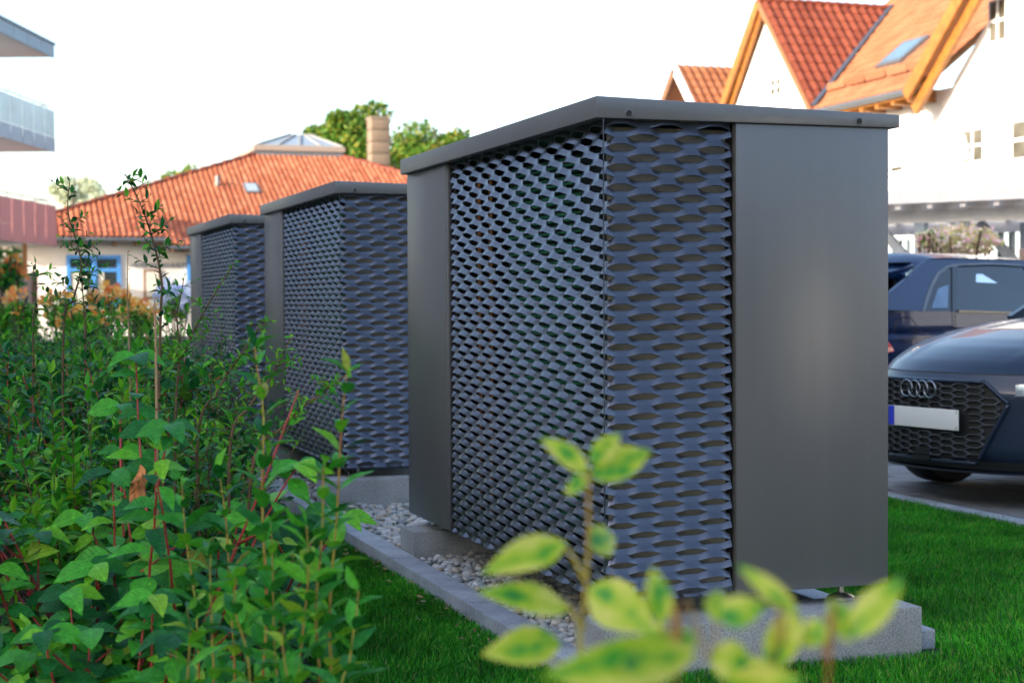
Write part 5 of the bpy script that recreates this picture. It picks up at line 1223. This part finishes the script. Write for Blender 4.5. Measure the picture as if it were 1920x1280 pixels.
# ================================================================ TREES AND FAR PLANTS
def tree(name, label, px, top, bot, halfw, depth, m, n=5000, ls=.16, seed=1, ymax=None, dens=1, limbs=7):
    global rng
    keep = rng; rng = np.random.default_rng(seed)
    c = pD(px, (top+bot)/2, depth); zt = pD(px, top, depth).z; zb = pD(px, bot, depth).z; rx = halfw/FPX*depth; base = Vector((c.x, c.y, 0)); root = empty(name, base, label, 'tree', None)
    tr = MB(); H = zb+(zt-zb)*.75
    tp = shoot(tuple(base), (0, 0, 1), H, 0, 8, .02); tr.tube(tp, list(np.linspace(.028*H, .006*H, 9)), 10)
    cent = []
    for i in range(limbs):
        a = rng.uniform(0, 6.28); j = rng.integers(3, 8); q = shoot(tp[j], (math.cos(a), math.sin(a), .8), rx*rng.uniform(.7, 1.1), .4, 6, .08); tr.tube(q, list(np.linspace(.009*H, .002*H, 7)), 6)
    t_ = tr.build('trunk', m_bark, root, smooth=True); t_.location = -base
    nc = int(34*dens); C = []
    for i in range(nc):
        v = rng.normal(size=3); v /= np.linalg.norm(v); r_ = rng.uniform(.35, .97); C.append((c.x+v[0]*rx*r_, c.y+v[1]*rx*r_, (zt+zb)/2+v[2]*(zt-zb)/2*r_*(.95), rng.uniform(.16, .36)*rx))
    M_ = []
    for i in range(n):
        cx_, cy_, cz_, cr = C[rng.integers(nc)]; v = rng.normal(size=3); v /= np.linalg.norm(v); v[2] *= .8; p = np.array([cx_, cy_, cz_])+v*cr*rng.uniform(.75, 1.15)
        M_.append(basis(v+rng.normal(0, .6, 3)-UP*.3, v+rng.normal(0, .4, 3)+UP*.3, ls*rng.uniform(.6, 1.3), p))
    v_, f_ = leafT(1, .75, .12, .2, simple=True); o = scatter('crown', v_, f_, M_, m, root); o.location = -base; rng = keep
for k, (bx_, by_, hh_) in enumerate(((-2.5, -20, 9), (4, -24, 9), (19, -24, 9), (25, -24, 8), (11, -27, 9))):  # unseen trees added to put darker shapes into the panel's reflection
    keep_ = rng; rng = np.random.default_rng(60+k); base = Vector((bx_, by_, 0)); root = empty('unseen_reflection_tree', base, ['round dark tree', 'broad tall tree', 'small tree', 'dense tree', 'tallest tree', 'outermost tree', 'rear tree'][k]+' added unseen behind the viewer for reflections', 'tree', 'unseen trees added behind the viewer for reflections')
    tp = shoot(tuple(base), (0, 0, 1), hh_*.6, 0, 6, .02); t_ = MB().tube(tp, list(np.linspace(.16, .06, 7)), 8).build('trunk', m_bark, root); t_.location = -base; M_ = []
    for i in range(6000):
        v = rng.normal(size=3); v /= np.linalg.norm(v); q = rng.uniform(.45, 1.1); M_.append(basis(rng.normal(size=3), v+rng.normal(0, .4, 3), .50*rng.uniform(.6, 1.3), np.array([bx_+v[0]*hh_*.45*q, by_+v[1]*hh_*.45*q, hh_*.52+v[2]*hh_*.48*q])))
    v_, f_ = leafT(1, .75, .12, .2, simple=True); o = scatter('crown', v_, f_, M_, m_lfd, root); o.location = -base; rng = keep_
tree('maple_tree', 'yellow green leafy tree rising left of the block chimney', 652, 182, 395, 98, 78, m_lft, 20000, .24, 31, dens=1.6)
tree('maple_tree', 'paler lower tree right of the chimney behind the enclosure roof', 800, 232, 420, 120, 96, m_lft, 18000, .28, 32, dens=1.6)
m_pale = islandmat('haze_paled_leaf', [(0, (.30, .38, .28)), (.5, (.42, .46, .33)), (1, (.5, .48, .3))], .8, trans=.3)  # distant haze and overexposure put into the leaf colour
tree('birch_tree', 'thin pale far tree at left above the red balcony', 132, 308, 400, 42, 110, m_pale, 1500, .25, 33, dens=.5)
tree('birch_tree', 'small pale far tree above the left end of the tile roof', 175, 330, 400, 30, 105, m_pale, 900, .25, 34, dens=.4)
tree('maple_tree', 'treetop just showing above the middle of the hip ridge', 345, 314, 380, 40, 85, m_lft, 2200, .2, 35, dens=.5)
tree('maple_tree', 'small yellowish treetop between red balcony and roof end', 112, 375, 480, 34, 90, m_lft, 2200, .2, 36, dens=.5)
# flowering shrubs in front of the kindergarten
def flowering(label, px, py, depth, wpx, hpx, mfl, nf, nl, seed, fs=.05, ls=.06, m=None, group=None, floor=True):
    global rng
    keep = rng; rng = np.random.default_rng(seed); c = pD(px, py, depth); rx = wpx/2/FPX*depth; rz = hpx/2/FPX*depth; base = Vector((c.x, c.y, 0))
    root = empty('flowering_shrub', base, label, 'shrub', group); st = MB()
    for i in range(9):
        a = rng.uniform(0, 6.28); q = [np.array(base), np.array([c.x+math.cos(a)*rx*.4, c.y+math.sin(a)*rx*.4, c.z*.6]), np.array([c.x+math.cos(a)*rx*.9, c.y+math.sin(a)*rx*.9, c.z+rz*rng.uniform(-.2, .8)])]; st.tube(resamp(q, 6), .008, 5)
    s = st.build('stems', m_stemb, root); s.location = -base; M_ = []
    for i in range(nl):
        v = rng.normal(size=3); v /= np.linalg.norm(v); v *= rng.uniform(.4, 1); M_.append(basis(rng.normal(size=3), rng.normal(size=3)+UP, ls*rng.uniform(.6, 1.3), np.array([c.x+v[0]*rx, c.y+v[1]*rx, c.z+v[2]*rz-(rz*.5 if floor else 0)])))
    v_, f_ = leafT(1, .5, .12, .2, simple=True); o = scatter('foliage', v_, f_, M_, m or m_lfb, root); o.location = -base; o['kind'] = 'stuff'
    M_ = []
    for i in range(nf):
        v = rng.normal(size=3); v /= np.linalg.norm(v); v *= rng.uniform(.6, 1.05); p = np.array([c.x+v[0]*rx, c.y+v[1]*rx, c.z+v[2]*rz])
        for q in range(7): M_.append(basis(rng.normal(size=3), rng.normal(size=3), fs*rng.uniform(.7, 1.2), p+rng.normal(0, fs*.25, 3)))
    v_, f_ = leafT(1, .8, .25, .1, simple=True); o = scatter('blossoms', v_, f_, M_, mfl, root); o.location = -base; o['kind'] = 'stuff'; rng = keep
gf = 'flowering shrubs beyond the planting bed'
flowering('rose bush with orange and yellow blooms under the blue window', 205, 566, 17, 90, 60, m_flo, 22, 500, 41, .10, group=gf)
flowering('rose bush with yellow blooms left of the window', 118, 574, 16, 70, 60, m_flo, 14, 500, 42, .09, group=gf)
flowering('low bush with rusty blooms below the lettering', 262, 590, 15, 60, 50, m_flo, 20, 500, 43, .08, group=gf)
flowering('pale blue hydrangea beside the farthest enclosure', 330, 560, 16, 60, 50, m_flw, 22, 400, 44, .12, group=gf)
flowering('mixed bush with few orange blooms at the left edge', 30, 585, 15, 90, 80, m_flo, 8, 1500, 45, .07, group=gf)
flowering('green bush with small blooms between window and notice case', 160, 600, 14, 90, 70, m_flo, 12, 900, 46, .07, group=gf)
flowering('pink and cream flowering bush under the pergola beam', 1800, 452, 17.5, 150, 58, m_flp, 150, 1100, 47, .055, .05, m=islandmat('olive_autumn_leaf', [(0, (.45, .42, .16)), (.5, (.6, .45, .22)), (1, (.45, .55, .3))], .6, trans=.3), floor=False)
flowering('small pink flowering branch beside the pergola post', 1742, 446, 17, 50, 30, m_flp, 40, 200, 48, .055, .05, floor=False)
# rusty shrub, screen panel, post and dark hedge at the far left
flowering('rust coloured shrub at the left edge before the dark hedge', 15, 505, 22, 55, 60, m_lfo, 7, 500, 49, .12, .1, m=m_lfd)
p0, p1 = pD(-30, 512, 24), pD(62, 512, 24)
sp_ = empty('wooden_screen', (p1.x, p1.y, 0), 'pinkish brown wooden screen wall behind the left part of the bed', 'fence')
nbd = 8
for k in range(nbd):
    a = p0.lerp(p1, k/nbd); b = p0.lerp(p1, (k+.96)/nbd)
    part(MB().hexa([(a.x, a.y, 0), (b.x, b.y, 0), (b.x, b.y+.04, 0), (a.x, a.y+.04, 0), (a.x, a.y, a.z), (b.x, b.y, a.z), (b.x, b.y+.04, a.z), (a.x, a.y+.04, a.z)]), 'board', mat('weathered_pink_board', (.36, .24, .19), .8, var=.15), sp_)
part(MB().box((p1.x-.02, p1.y-.06, 0), (p1.x+.06, p1.y+.1, p1.z+.03)), 'post', m_brown, sp_)
p0 = pD(47, 515, 44); p1 = pD(47, 460, 44)
wp = empty('timber_post', (p0.x, p0.y, 0), 'orange brown timber post under the red balcony', 'post')
part(MB().box((p0.x-.06, p0.y-.06, 0), (p0.x+.06, p0.y+.06, p1.z+.05)), 'shaft', m_wood, wp); part(MB().box((p0.x-.1, p0.y-.1, -.02), (p0.x+.1, p0.y+.1, .08)), 'foot', m_steel, wp)
c = pD(12, 490, 46); hb = empty('dark_hedge', (c.x, c.y, 0), 'dark evergreen hedge in the shade below the red balcony', 'hedge')
M_ = [basis(rng.normal(size=3), rng.normal(size=3)+UP, .16, (c.x+rng.uniform(-2.5, .45), c.y+rng.uniform(0, 1.5), rng.uniform(0, 2.6))) for i in range(5000)]
v_, f_ = leafT(1, .6, .12, .2, simple=True); o = scatter('foliage', v_, f_, M_, m_lfd, hb); o.location = -Vector(hb.location); o['kind'] = 'stuff'
part(MB().tube([(c.x-1, c.y+.7, 0), (c.x-1, c.y+.7, 2.2)], .05, 6), 'trunk', m_bark, hb)
